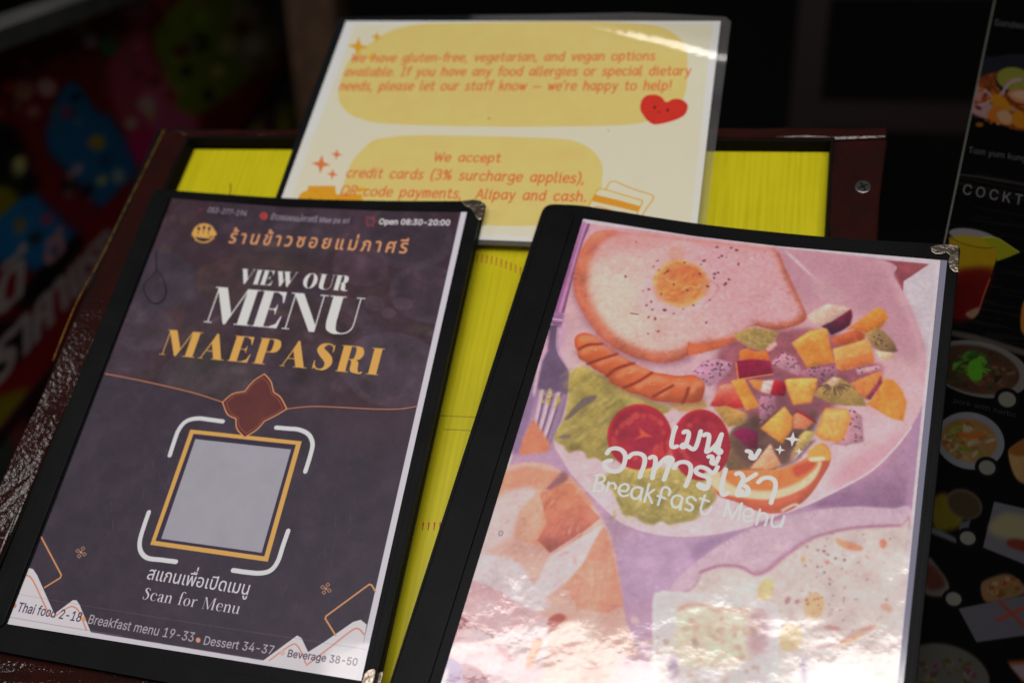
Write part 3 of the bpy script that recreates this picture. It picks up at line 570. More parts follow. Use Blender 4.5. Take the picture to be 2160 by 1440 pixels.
# ---- the breakfast sheet of the second menu
Q2 = [(1230, 462), (1985, 548), (1876, 1620), (899, 1540)]
def paint_breakfast():
    S = Sheet(Q2, 1160, 1640, (196, 191, 205))
    A = sheet_view(1140, 440, 4); B = sheet_view(1560, 520, 4); C = sheet_view(1080, 700, 4)
    D = sheet_view(1460, 760, 4); E = sheet_view(900, 1000, 3.272); F = sheet_view(1300, 1020, 3.429)
    P = S.poly
    art = [(1236, 471), (1640, 523), (1957, 556), (1975, 560), (1870, 1620), (895, 1550)]
    P(art, (178, 148, 180), sm=False, tex=0.03)
    P([(1750, 900), (1990, 820), (1930, 1130), (1700, 1100)], (168, 136, 172), blur=14)
    P(D((1250, 1090), (1500, 940), (1840, 600), (1800, 1250), (1350, 1240), (1000, 1230)), (166, 134, 166), sm=False, blur=5, grad=((1800, 960), (1780, 1070), (140, 108, 146)), tex=.05)
    P(F((600, 380), (900, 330), (1200, 250), (700, 440), (430, 720), (380, 770), (60, 860), (60, 380)), (180, 154, 190), blur=6, tex=.06)
    P(F((880, 345), (1000, 310), (1200, 240), (800, 400), (560, 560), (600, 420)), (146, 120, 160), blur=8, op=0.8)
    # top right corner of the picture
    P(B((1195, 112), (1600, 148), (1592, 180), (1385, 292), (1378, 400), (1290, 330)), (158, 92, 100), sm=False, tex=0.12, grad=((1940, 560), (1900, 610), (128, 62, 80)))
    P(B((1385, 292), (1600, 148), (1700, 120), (1590, 900), (1575, 1000), (1480, 640), (1378, 400)), (193, 188, 204), sm=False, blur=1.2)
    # round plate
    plate = [(1236, 471), (1500, 505)] + B((1190, 115), (1300, 255), (1390, 400), (1480, 600), (1545, 780), (1578, 960), (1570, 1130), (1545, 1330)) + \
        D((1840, 570), (1700, 750), (1500, 935), (1250, 1075), (1000, 1200), (800, 1275)) + F((1180, 225), (1000, 300), (880, 332), (750, 360), (560, 380), (400, 380), (250, 358), (120, 318), (0, 258)) + \
        E((1120, 130), (1000, 0)) + C((430, 1085), (360, 960), (330, 800)) + [(1160, 800), (1170, 700), (1200, 560)]
    P(plate, (198, 158, 172), blur=1.2, grad=((1560, 620), (1430, 1110), (208, 194, 208)), tex=.03)
    P(B((330, 40), (1190, 118), (1300, 300), (1470, 620), (1540, 900), (1300, 900), (950, 500), (520, 480)), (182, 140, 160), blur=16, op=0.85)
    P(B((1200, 120), (1260, 150), (1390, 420), (1500, 680), (1570, 960), (1570, 1130), (1520, 1130), (1500, 880), (1420, 620), (1330, 410)), (196, 160, 178), blur=5, op=0.8)
    P(D((1500, 950), (1700, 760), (1830, 600), (1700, 640), (1500, 760), (1350, 830), (1200, 960), (1180, 1080)), (200, 150, 170), blur=12, op=.7)
    P(B((380, 40), (460, 90), (640, 270), (560, 210)), (206, 196, 206), blur=3)
    P(B((600, 260), (760, 300), (900, 460), (700, 460)), (200, 170, 180), blur=12, op=.5)
    S.line(D((1850, 560), (1700, 750), (1500, 938), (1250, 1078), (1000, 1200), (800, 1275)), 5, (216, 204, 216), blur=1)
    # cloth stripes and fork, left edge
    P(C((300, 0), (480, -80), (400, 300), (470, 400), (420, 700), (330, 950), (0, 1040), (60, 760)), (196, 160, 190), sm=False, blur=4, tex=.05)
    P(C((0, 940), (60, 700), (180, 420), (240, 220), (230, 480), (150, 760), (60, 1030), (0, 1030)), (142, 120, 160), sm=False, blur=4)
    P(C((180, 480), (240, 200), (235, 340), (190, 540)), (206, 186, 206), blur=2)
    P(A((345, 110), (372, 108), (120, 890), (85, 890)), (178, 130, 184), sm=False, blur=2)
    P(A((372, 110), (422, 112), (400, 190), (330, 330), (290, 480), (200, 880), (112, 885), (200, 600), (290, 330)), (150, 100, 152), sm=False, blur=1.2)
    S.line(A((385, 120), (300, 400), (160, 880)), 6, (202, 158, 196), blur=1.5)
    S.line(A((415, 120), (330, 350), (190, 880)), 4, (104, 64, 110), blur=1)
    P(A((120, 885), (196, 890), (170, 1000), (92, 965)), (150, 112, 158), blur=1.5)
    S.line(A((105, 930), (185, 940)), 4, (210, 190, 212)); S.line(A((98, 960), (176, 970)), 3, (90, 66, 100))
    head = C((320, -60), (392, -60), (380, 90), (400, 190), (440, 255), (485, 330), (492, 420), (470, 560), (430, 720), (335, 955), (305, 945), (225, 560), (215, 470), (232, 350), (260, 240), (300, 160))
    P(head, (104, 88, 118), sm=False, blur=1.5, grad=((1150, 770), (1140, 860), (124, 104, 138)), tex=.08)
    S.line(C((388, -40), (376, 100), (402, 200), (450, 268), (490, 340), (494, 430), (470, 560), (420, 740), (330, 950)), 3.4, (190, 166, 190), blur=.8)
    P(C((215, 480), (470, 530), (400, 760), (320, 950), (160, 900), (190, 620)), (150, 126, 162), sm=False, blur=3)
    for x0, y0, x1, y1 in ((255, 500, 172, 880), (322, 510, 214, 905), (392, 520, 262, 925)):
        S.line(C((x0, y0), ((x0 + x1) / 2 + 4, (y0 + y1) / 2), (x1, y1)), 13, (206, 184, 204), blur=2)
        S.line(C((x0 + 24, y0), ((x0 + x1) / 2 + 26, (y0 + y1) / 2), (x1 + 22, y1)), 4, (98, 78, 110), blur=1)
    for _ in range(16):
        x, y = random.choice(((250, 540), (315, 560), (375, 640), (390, 580), (350, 690)))
        S.oval(1080 + (x + random.gauss(0, 10)) / 4, 700 + (y + random.gauss(0, 28)) / 4, 3, 4, (176, 164, 96), blur=1)
    P(C((90, 900), (180, 730), (250, 830), (320, 940), (310, 1010), (60, 1040)), (206, 132, 108), sm=False, blur=3, tex=.08)
    # lettuce
    let = C((490, 350), (600, 285), (700, 330), (860, 420), (1000, 500), (1200, 590), (1340, 640), (1260, 700), (900, 780), (820, 950), (870, 1080), (760, 1090), (700, 1060), (640, 1070), (600, 1010), (540, 1000), (480, 1020), (430, 960), (370, 925), (360, 860), (430, 740), (470, 560))
    P(let, (160, 147, 88), blur=2, emb=(10, .12), tex=0.16, fine=.012, edge=((186, 172, 128), 5, .4))
    for _ in range(150):
        x, y = random.uniform(400, 1200), random.uniform(330, 1040)
        if y < 330 + (x - 480) * 0.45 or (x > 820 and y > 640):
            continue
        a = random.gauss(-0.72, 0.22); L = random.uniform(50, 190)
        c = random.choice([(186, 172, 104), (144, 130, 66), (120, 112, 84), (176, 160, 84), (196, 184, 128), (154, 146, 92)])
        S.line(C((x, y), (x + L * .5 * math.cos(a) + 8, y + L * .5 * math.sin(a)), (x + L * math.cos(a), y + L * math.sin(a))), random.uniform(2, 11), c, blur=2.6, op=.42)
    P(C((440, 740), (520, 640), (600, 560), (710, 535), (690, 580), (590, 640), (500, 720)), (116, 104, 104), blur=2.5)
    P(C((385, 890), (440, 865), (500, 870), (470, 900)), (124, 116, 110), blur=2.5)
    let2 = [(1262, 1012), (1290, 1033), (1302, 1060), (1316, 1086), (1340, 1090), (1352, 1100), (1376, 1107), (1396, 1099), (1412, 1108), (1430, 1103), (1446, 1101), (1469, 1095), (1474, 1080), (1500, 1066), (1512, 1040), (1480, 1000), (1400, 985), (1310, 988)]
    P(let2, (168, 156, 98), blur=2, emb=(10, .12), tex=0.14, fine=.015, edge=((196, 184, 148), 5, .5))
    for _ in range(90):
        x, y = random.uniform(1290, 1490), random.uniform(1000, 1095)
        c = random.choice([(190, 178, 116), (150, 140, 84), (176, 166, 104), (136, 126, 92), (200, 192, 140)])
        S.oval(x, y, random.uniform(3, 12), random.uniform(2, 5), c, rot=random.uniform(-1.2, 1.2), blur=1.3, op=.55)
    P(C((1330, 600), (1580, 560), (1640, 640), (1440, 670)), (190, 152, 104), blur=3, tex=.1)
    P([(1545, 905), (1600, 900), (1640, 960), (1625, 1000), (1560, 1005), (1530, 980)], (122, 100, 78), blur=3, tex=.15)
    for _ in range(30):
        S.oval(random.uniform(1540, 1610), random.uniform(935, 1000), 6, 3, random.choice([(150, 122, 80), (104, 84, 78), (140, 124, 96)]), rot=random.uniform(0, 3), blur=1.2, op=.6)
    # tomato slices
    for cx, cy, rx, ry in ((1478, 938, 62, 75), (1349, 921, 68, 69)):
        S.oval(cx, cy, rx, ry, (168, 44, 60), blur=1.4, tex=.06, emb=(6, .12))
        S.oval(cx, cy, rx * .9, ry * .9, (158, 46, 68), blur=3, tex=.10)
        for k in range(16):
            a = k * math.pi / 8 + .2; r = random.uniform(.55, .8)
            S.oval(cx + rx * r * math.cos(a), cy + ry * r * math.sin(a), random.uniform(5, 14), random.uniform(4, 8), random.choice([(196, 78, 78), (184, 52, 60), (150, 34, 60), (204, 92, 84), (172, 58, 80)]), rot=a + 1.5, blur=2, op=.6)
        S.oval(cx + 4, cy + 8, rx * .42, ry * .4, (152, 40, 70), blur=3, op=.8)
    P(C((1070, 800), (1130, 850), (1190, 885), (1110, 885), (1020, 910), (1085, 870)), (202, 92, 72), sm=False, blur=1.5)
    P(C((1240, 960), (1330, 900), (1380, 1000), (1300, 1060), (1170, 1040)), (192, 66, 70), blur=4, op=.8)
    S.line([(1412, 905), (1402, 930), (1404, 955)], 4, (140, 30, 56), blur=1.5)
    # sausage
    P(C((540, 150), (620, 250), (760, 360), (860, 450), (1000, 530), (1200, 600), (1420, 620), (1600, 590), (1560, 520), (900, 300)), (120, 88, 84), blur=8, op=.7)
    saus = C((530, 60), (560, 20), (620, 8), (700, 35), (800, 110), (880, 170), (1000, 245), (1170, 330), (1300, 355), (1400, 370), (1540, 362), (1605, 400), (1628, 460), (1605, 560), (1560, 592), (1440, 595), (1300, 588), (1190, 575), (1080, 530), (985, 505), (930, 470), (840, 430), (800, 372), (690, 310), (640, 262), (565, 220), (555, 160), (533, 120))
    P(saus, (198, 106, 70), blur=1.4, emb=(16, .30), tex=.08, edge=((166, 66, 46), 7, .7))
    for q in (((600, 60), (700, 50), (760, 80)), ((600, 170), (700, 120), (850, 150)), ((740, 260), (860, 205), (960, 240)), ((900, 370), (1020, 300), (1140, 330)), ((1060, 460), (1160, 400), (1290, 410)), ((1260, 520), (1360, 440), (1460, 440)), ((1510, 500), (1560, 430), (1590, 440))):
        S.line(C(*q), 19, (220, 142, 106), blur=5, op=.85)
    for q in (((565, 145), (640, 110), (760, 100)), ((640, 268), (760, 225), (890, 185)), ((800, 374), (880, 310), (1030, 262)), ((940, 472), (1060, 420), (1180, 345)), ((1190, 545), (1270, 500), (1360, 450)), ((1440, 595), (1470, 540), (1490, 470))):
        S.line(C(*q), 9, (136, 58, 46), blur=2.2)
    for _ in range(26):
        x, y = random.choice(((700, 145), (870, 215), (1040, 315), (1010, 345), (1240, 380), (1300, 410), (1410, 405), (1180, 430)))
        S.oval(1080 + (x + random.gauss(0, 18)) / 4, 700 + (y + random.gauss(0, 8)) / 4, 1.3, 1, (238, 190, 150), op=.8)
    # slice of bread
    P(A((300, 520), (270, 700), (330, 850), (420, 1010), (600, 1200), (860, 1310), (1060, 1330), (1250, 1290), (1240, 1200), (600, 900)), (146, 100, 124), blur=9, op=.7)
    crust = [(1262, 476)] + A((620, 180), (480, 195), (390, 268), (322, 400), (287, 550), (287, 700), (330, 820), (400, 940), (500, 1070), (620, 1170), (760, 1240), (900, 1285), (1030, 1302), (1180, 1275), (1240, 1240), (1400, 1202), (1560, 1165), (1690, 1112)) + \
        B((20, 720), (130, 668), (230, 695), (330, 705), (480, 665), (565, 600), (525, 480), (455, 330), (385, 180), (312, 30))
    crust = A((700, 205), (620, 182), (480, 195), (390, 268), (322, 400), (287, 550), (287, 700), (330, 820), (400, 940), (500, 1070), (620, 1170), (760, 1240), (900, 1285), (1030, 1302), (1180, 1275), (1240, 1240), (1400, 1202), (1560, 1165), (1690, 1112)) + \
        B((20, 720), (130, 668), (230, 695), (330, 705), (480, 665), (565, 600), (525, 480), (455, 330), (385, 180), (312, 32)) + A((1840, 330), (1500, 290), (1200, 255), (850, 214))
    P(crust, (192, 114, 94), blur=1.8, emb=(8, .2), tex=.10, fine=.012, edge=((172, 82, 74), 6, .5))
    crumb = A((720, 214), (600, 245), (520, 300), (450, 400), (412, 520), (398, 650), (435, 780), (505, 900), (605, 1030), (700, 1108), (850, 1178), (1000, 1208), (1150, 1195), (1215, 1165), (1248, 1120), (1300, 1128), (1400, 1112), (1560, 1090), (1680, 1050), (1780, 990)) + \
        B((130, 628), (250, 650), (400, 632), (490, 592), (518, 540), (440, 380), (368, 230), (285, 32)) + A((1820, 330), (1500, 292), (1200, 258), (900, 222))
    P(crumb, (208, 162, 174), blur=8, grad=((1500, 560), (1290, 640), (218, 188, 182)), fine=.02, tex=.02)
    P(A((640, 200), (900, 240), (1150, 260), (900, 320), (600, 380), (480, 480), (460, 360)), (206, 138, 146), blur=18, op=.6)
    P(A((500, 620), (700, 560), (900, 700), (950, 950), (700, 1050), (540, 880)), (224, 202, 192), blur=22, op=.6)
    for _ in range(320):
        x, y = random.uniform(1340, 1680), random.uniform(540, 720)
        if x > 1625 + (y - 540) * .38 or y > 735 - abs(x - 1400) * .15:
            continue
        S.oval(x, y, random.uniform(1.5, 5), random.uniform(.7, 1.6), random.choice([(188, 146, 164), (226, 188, 198), (196, 154, 168)]), rot=random.uniform(-.7, .3), blur=.8, op=.45)
    S.line(A((1255, 1130), (1248, 1180), (1240, 1235)), 4, (150, 66, 56), blur=1.5)
    P(A((1255, 1150), (1400, 1140), (1560, 1100), (1650, 1085), (1690, 1115), (1560, 1165), (1400, 1200), (1260, 1235)), (204, 110, 78), blur=2, tex=.08)
    for _ in range(160):
        t = random.random(); i = random.randrange(2, 17)
        p, q = np.array(crust[i]), np.array(crust[i + 1])
        x, y = p + (q - p) * t + np.array([random.gauss(4, 3), random.gauss(-5, 3)])
        S.oval(x, y, random.uniform(1, 4), 1.2, random.choice([(168, 76, 62), (214, 138, 106), (156, 72, 66)]), rot=1, blur=1, op=.22)
    # egg yolk under the melted white
    P(A((930, 560), (1080, 450), (1300, 420), (1470, 480), (1500, 640), (1420, 780), (1200, 890), (1000, 880), (800, 860), (820, 740)), (214, 176, 188), blur=7, op=.7)
    P(A((1090, 450), (1088, 380), (1110, 320), (1160, 308), (1205, 330), (1212, 390), (1190, 450)), (212, 150, 140), blur=6, tex=.08, op=.7)
    yk = A((960, 600), (985, 540), (1050, 470), (1150, 435), (1280, 460), (1370, 520), (1420, 600), (1415, 680), (1340, 760), (1280, 810), (1170, 830), (1060, 790), (980, 730))
    P(yk, (206, 140, 96), blur=5, tex=.16, fine=.03, edge=((222, 166, 104), 7, .7))
    P(A((1080, 560), (1200, 500), (1300, 540), (1280, 640), (1150, 640)), (196, 116, 92), blur=6, op=.7); P(A((960, 640), (1010, 700), (1050, 790), (980, 760)), (206, 150, 140), blur=5, op=.8); P(A((1380, 560), (1430, 640), (1390, 740), (1350, 640)), (206, 146, 134), blur=5, op=.8)
    P(A((1150, 500), (1320, 520), (1370, 610), (1260, 650), (1160, 600)), (198, 110, 76), blur=4, op=.8)
    P(A((1010, 640), (1160, 650), (1200, 740), (1080, 770), (1000, 710)), (206, 126, 80), blur=3, op=.8)
    for _ in range(90):
        a, r = random.uniform(0, 6.28), math.sqrt(random.random())
        S.oval(1437 + 54 * r * math.cos(a), 598 + 45 * r * math.sin(a), random.uniform(3, 13), random.uniform(1.5, 4), random.choice([(222, 156, 90), (196, 112, 74), (214, 140, 84), (230, 176, 104), (204, 124, 82)]), rot=random.uniform(-1.2, .6), blur=1.6, op=.55)
    for q in (((1060, 785), (1180, 812), (1290, 790), (1350, 740)), ((965, 640), (985, 560), (1040, 490), (1130, 445), (1220, 440)), ((1060, 590), (1110, 620), (1160, 610)), ((1190, 690), (1250, 650), (1320, 670), (1350, 640)), ((1000, 690), (1040, 740), (1090, 750))):
        S.line(A(*q), 6, (232, 178, 106), blur=2.4, op=.75)
    for q in (((1110, 690), (1180, 700), (1230, 720)), ((1200, 480), (1300, 510), (1360, 570)), ((1020, 560), (1080, 520))):
        S.line(A(*q), 7, (180, 98, 70), blur=3, op=.6)
    S.line(A((1420, 600), (1500, 660), (1450, 750), (1380, 800)), 4, (182, 126, 144), blur=1.8, op=.8)
    S.line(A((1280, 430), (1400, 440), (1450, 500)), 3, (176, 120, 130), blur=1.5, op=.7)
    S.line(A((760, 800), (790, 850), (900, 880)), 3, (206, 160, 150), blur=2, op=.7)
    for x, y, s in ((718, 572, 4), (807, 282, 2.5), (990, 440, 3), (955, 490, 3), (1070, 530, 4), (1125, 640, 4), (1240, 690, 4), (1410, 655, 4.5), (1345, 550, 4), (1020, 720, 4), (935, 785, 4), (895, 815, 4), (945, 850, 3.5), (1048, 855, 5.5), (912, 915, 4), (968, 928, 5), (1125, 885, 3), (908, 1055, 3), (995, 1035, 4), (1400, 960, 4), (1560, 635, 6), (1590, 597, 4), (1470, 550, 4.5), (1500, 540, 4), (1465, 585, 4), (1670, 468, 4.5), (1530, 400, 4), (1505, 415, 3), (1570, 412, 2.5), (1380, 440, 5), (1217, 455, 3.5), (1490, 325, 4.5), (1655, 350, 5), (1610, 330, 4), (1205, 847, 2.5), (1290, 815, 3.5), (1430, 770, 3), (915, 680, 4), (865, 695, 2.5), (1080, 520, 3), (1050, 545, 3), (1355, 470, 3), (1000, 520, 3)):
        S.oval(1140 + x / 4, 440 + y / 4, s * .8, s * .5, random.choice([(92, 52, 66), (104, 62, 70), (112, 66, 62)]), rot=random.uniform(-1.5, 1.5), blur=.6, op=.9)
    S.line(A((760, 882), (825, 892)), 3, (100, 60, 66))
    # cut fruit
    P(B((-160, 860), (100, 760), (330, 710), (560, 690), (800, 740), (1060, 800), (1130, 960), (1210, 1040), (1080, 1260), (820, 1330), (700, 1420), (400, 1500), (0, 1420), (-200, 1200)), (150, 92, 108), blur=8, tex=.12)
    P(D((380, 560), (560, 440), (800, 420), (1040, 420), (1020, 600), (860, 760), (820, 880), (500, 900), (360, 760)), (106, 78, 76), blur=8, tex=.15)
    P(D((560, 110), (700, 120), (950, 160), (1150, 200), (1040, 420), (760, 420), (500, 280)), (134, 86, 104), blur=8, tex=.1)
    def bit(pts, col, **kw):
        kw.setdefault('blur', 1.5); kw.setdefault('emb', (9, .16))
        P(pts, col, sm=False, tex=.10, fine=.02, **kw)
        q = np.array(pts); c0 = q.mean(0); sp = np.ptp(q, axis=0) * .22
        for _ in range(7):
            f = random.choice((.86, .92, 1.07, 1.12, 1.2))
            S.oval(c0[0] + random.uniform(-1, 1) * sp[0], c0[1] + random.uniform(-1, 1) * sp[1], random.uniform(2, 7), random.uniform(1, 3), [min(245, v * f) for v in col], rot=random.uniform(-1.5, 1.5), blur=1.6, op=.4)
    def seeds(poly, n, s=2.0):
        p = np.array(poly); lo, hi = p.min(0), p.max(0); k = 0
        while k < n:
            q = lo + (hi - lo) * RNG.random(2); ins = False
            for i in range(len(p)):
                a, b = p[i], p[i - 1]
                if (a[1] > q[1]) != (b[1] > q[1]) and q[0] < (b[0] - a[0]) * (q[1] - a[1]) / (b[1] - a[1]) + a[0]:
                    ins = not ins
            if ins:
                S.oval(q[0], q[1], s, s * .75, (66, 48, 64), blur=.5); k += 1
    dragons = [B((250, 985), (370, 888), (470, 940), (525, 1040), (492, 1088), (350, 1030)), D((0, 95), (100, 5), (200, -20), (335, 20), (322, 90), (220, 182), (140, 222), (60, 150)), B((500, 1055), (620, 1015), (810, 1010), (830, 1080), (700, 1135), (560, 1110)),
               D((560, 300), (700, 300), (700, 420), (570, 545)), D((1335, 400), (1432, 470), (1450, 685), (1300, 715), (1150, 705), (1250, 680)), B((980, 1030), (1180, 1000), (1195, 1030), (1000, 1085))]
    for q, c in zip(dragons, ((186, 138, 160), (188, 142, 172), (160, 112, 136), (158, 112, 136), (184, 140, 160), (196, 160, 170))):
        bit(q, c, edge=((168, 120, 146), 4, .5))
    for q, n in zip(dragons, (16, 30, 18, 14, 16, 3)):
        seeds(q, n)
    bit(B((570, 582), (745, 478), (942, 525), (800, 622), (690, 672), (600, 632)), (208, 178, 168))
    bit(B((690, 672), (800, 620), (942, 525), (952, 590), (932, 662), (880, 700), (775, 748), (740, 705)), (112, 38, 66), grad=((1790, 650), (1755, 705), (72, 44, 66)))
    bit(B((860, 742), (990, 690), (1065, 740), (1055, 782), (920, 832), (800, 822), (770, 782)), (188, 100, 66))
    bit(B((900, 700), (1160, 513), (1218, 530), (1256, 592), (1200, 682), (1062, 735), (990, 692)), (212, 136, 66), grad=((1850, 650), (1800, 710), (202, 120, 66)))
    bit(B((440, 812), (600, 708), (732, 690), (792, 932), (802, 975), (568, 1022), (538, 962)), (218, 146, 72), grad=((1690, 700), (1710, 770), (210, 138, 70)))
    bit(B((455, 812), (600, 712), (732, 692), (745, 740), (560, 800), (500, 850)), (228, 170, 96), blur=3, op=.7)
    bit(B((788, 862), (1072, 783), (1112, 830), (1137, 972), (880, 1042), (830, 1032), (802, 950)), (222, 162, 98))
    bit(B((808, 960), (1120, 890), (1137, 972), (880, 1042), (830, 1032)), (212, 126, 76), blur=2)
    bit(B((1058, 742), (1150, 680), (1222, 718), (1300, 800), (1335, 882), (1250, 905), (1125, 850), (1090, 790)), (156, 130, 88), grad=((1840, 700), (1890, 735), (136, 108, 88)))
    bit(B((1145, 880), (1290, 890), (1318, 922), (1222, 968), (1185, 940)), (212, 188, 162))
    for k in range(9):
        S.oval(1560 + (1160 + random.gauss(0, 26)) / 4, 520 + (800 + random.gauss(0, 22)) / 4, 1.8, 1.3, (64, 46, 62))
    bit(B((-60, 745), (60, 690), (130, 680), (250, 700), (332, 722), (300, 800), (200, 882), (80, 852), (0, 800)), (166, 142, 92), edge=((190, 164, 120), 4, .5))
    for k in range(26):
        S.line(B((130 + random.gauss(0, 60), 770 + random.gauss(0, 18)), (140 + random.gauss(0, 70), 830 + random.gauss(0, 14))), 1.6, random.choice([(196, 176, 126), (134, 108, 80)]), op=.5)
    bit(B((0, 880), (60, 858), (130, 885), (232, 880), (262, 982), (210, 955), (0, 962)), (216, 116, 60))
    bit(B((225, 860), (300, 800), (318, 830), (240, 890)), (214, 172, 168))
    bit(D((375, 8), (500, -10), (662, 5), (682, 112), (560, 132), (395, 152)), (124, 24, 62), grad=((1560, 770), (1620, 785), (146, 40, 76)))
    S.line(D((372, 20), (388, 160)), 4, (214, 130, 66)); S.line(D((392, 160), (560, 132), (680, 116)), 3.4, (220, 140, 70))
    bit(D((150, 382), (240, 210), (350, 192), (425, 300), (432, 392), (330, 412)), (206, 118, 100), grad=((1540, 815), (1545, 860), (186, 48, 54)))
    bit(D((475, 162), (602, 165), (582, 262), (520, 232)), (212, 132, 74)); bit(D((600, 168), (697, 165), (662, 287), (578, 262)), (212, 180, 184)); bit(D((695, 165), (800, 190), (780, 302), (660, 287)), (168, 34, 52), grad=((1635, 810), (1655, 820), (130, 24, 56)))
    bit(D((328, 172), (440, 153), (568, 387), (455, 422)), (216, 148, 72))
    bit(D((778, 172), (830, 150), (1052, 148), (1056, 212), (1005, 357), (850, 377), (800, 250)), (220, 166, 90), edge=((206, 116, 56), 4, .8))
    bit(D((790, 160), (1050, 150), (1052, 185), (800, 200)), (228, 180, 106), blur=2)
    bit(D((1018, 292), (1110, 190), (1190, 140), (1260, 150), (1340, 200), (1430, 300), (1475, 382), (1300, 382), (1150, 352)), (166, 140, 88))
    for k in range(60):
        a = random.uniform(.1, 2.9); r0, r1 = random.uniform(40, 60), random.uniform(80, 150)
        S.line(D((1195 + r0 * math.cos(a), 190 + r0 * .8 * math.sin(a)), (1195 + r1 * math.cos(a), 190 + r1 * .8 * math.sin(a))), 2.0, random.choice([(84, 58, 76), (104, 80, 72), (190, 164, 112), (70, 48, 66)]), op=.6)
    bit(D((1135, 190), (1190, 138), (1258, 150), (1230, 190), (1180, 217)), (214, 186, 166))
    bit(D((1338, 192), (1480, 130), (1592, 88), (1612, 160), (1480, 332), (1430, 302)), (202, 126, 74))
    bit(D((1455, 362), (1500, 345), (1560, 230), (1622, 150), (1700, 165), (1765, 235), (1812, 352), (1782, 512), (1680, 490), (1550, 412)), (216, 136, 66), grad=((1900, 800), (1900, 880), (212, 144, 72)))
    bit(D((1590, 130), (1605, 190), (1500, 335), (1465, 312), (1545, 220)), (124, 58, 84))
    bit(D((575, 572), (780, 385), (852, 480), (842, 582), (760, 702)), (220, 160, 86), grad=((1660, 870), (1640, 930), (216, 146, 72)))
    bit(D((856, 462), (900, 425), (1032, 512), (960, 582), (850, 572)), (212, 136, 104)); S.line(D((880, 425), (960, 465), (1040, 520)), 7, (146, 34, 48), blur=1.5)
    bit(D((1038, 625), (1122, 398), (1310, 408), (1343, 490), (1282, 652), (1240, 692), (1100, 672)), (224, 168, 96), edge=((208, 126, 62), 5, .8))
    bit(D((1110, 430), (1300, 425), (1310, 500), (1100, 520)), (226, 182, 116), blur=4, op=.7)
    bit(D((340, 612), (420, 570), (552, 600), (552, 742), (480, 742)), (134, 28, 84), grad=((1570, 915), (1595, 940), (104, 26, 62)))
    bit(D((180, 392), (290, 380), (472, 450), (432, 532), (300, 562)), (176, 140, 86))
    bit(D((820, 860), (900, 640), (955, 588), (1035, 600), (1000, 682), (870, 800)), (190, 174, 112), grad=((1690, 910), (1675, 960), (176, 140, 90)))
    bit(D((1000, 680), (1050, 660), (900, 830), (830, 885)), (112, 84, 92), blur=3)
    bit(D((488, 912), (660, 700), (752, 882), (640, 922)), (216, 176, 152), grad=((1610, 950), (1620, 985), (220, 160, 120)))
    # orange slice
    P(D((118, 962), (330, 930), (500, 925), (700, 930), (830, 890), (1000, 790), (1080, 700), (1152, 740), (1166, 850), (1110, 962), (980, 1150), (800, 1272), (600, 1282), (400, 1202), (230, 1142), (160, 1052)), (206, 108, 84), blur=1.2, tex=.06, emb=(12, .25))
    P(D((98, 952), (250, 940), (700, 930), (900, 880), (1060, 850), (1090, 880), (1012, 1022), (850, 1122), (650, 1172), (400, 1152), (220, 1102)), (222, 198, 170), blur=2)
    P(D((240, 950), (500, 930), (700, 922), (850, 882), (1050, 832), (1042, 902), (900, 1022), (700, 1092), (500, 1092), (360, 1062)), (212, 130, 78), blur=3, tex=.08)
    for k in range(34):
        x = random.uniform(350, 950)
        S.line(D((x, 940 + random.gauss(0, 15)), (x * .9 + 60, 1060 - abs(x - 600) * .1)), 4, random.choice([(222, 150, 94), (196, 110, 70)]), blur=1.5, op=.4)
    P(D((850, 902), (960, 850), (1045, 850), (1000, 930), (880, 980)), (186, 86, 68), blur=4)
    P(D((980, 772), (1080, 700), (1162, 760), (1156, 842), (1080, 832), (1000, 850)), (216, 162, 86), blur=2)
    P(D((985, 822), (1100, 810), (1115, 840), (1010, 850)), (230, 212, 186), blur=2)
    S.line(D((760, 1265), (860, 1215), (900, 1225)), 7, (234, 214, 210), blur=1.5)
    # toast and ham, lower left
    P(E((500, 0), (780, -80), (960, 0), (1060, 90), (1200, 290), (1290, 500), (1360, 950), (1400, 1500), (-60, 1500), (330, 560)), (208, 170, 164), blur=2.4, tex=.06)
    P(E((500, 0), (700, -60), (960, 0), (1060, 90), (1150, 200), (860, 530), (400, 340), (480, 60)), (212, 150, 130), sm=False, blur=3.3, tex=.06)
    P(E((440, 200), (560, 110), (700, 80), (780, 120), (640, 300), (600, 420), (330, 600), (380, 330)), (206, 190, 196), sm=False, blur=6.6)
    P(E((640, 250), (780, 120), (830, 150), (760, 450), (620, 460)), (210, 166, 150), sm=False, blur=3.3, tex=.08)
    P(E((780, 130), (900, 70), (1000, 60), (1080, 180), (1200, 300), (1100, 380), (850, 540), (765, 450), (830, 330)), (204, 134, 108), sm=False, blur=1.4, tex=.10, grad=((1180, 1040), (1190, 1150), (178, 104, 100)))
    for _ in range(60):
        x, y = random.uniform(800, 1150), random.uniform(100, 480)
        if x < 1000 + (y - 300) * .5 and y < 540:
            S.line(E((x, y), (x + random.uniform(10, 60), y - random.uniform(20, 90))), 4, random.choice([(214, 146, 118), (176, 104, 96), (206, 132, 108)]), blur=1.4, op=.4)
    P(E((800, 130), (860, 60), (940, -20), (975, 30), (880, 90)), (146, 104, 112), blur=3.3)
    P(E((845, 565), (1220, 345), (1245, 372), (1120, 600), (960, 740), (760, 900), (700, 860), (780, 690)), (206, 196, 206), sm=False, blur=2.4)
    P(E((1225, 350), (1260, 440), (1310, 640), (1360, 900), (1240, 960), (1060, 930), (950, 770), (1090, 600), (1150, 470)), (208, 148, 130), sm=False, blur=2.4, tex=.09)
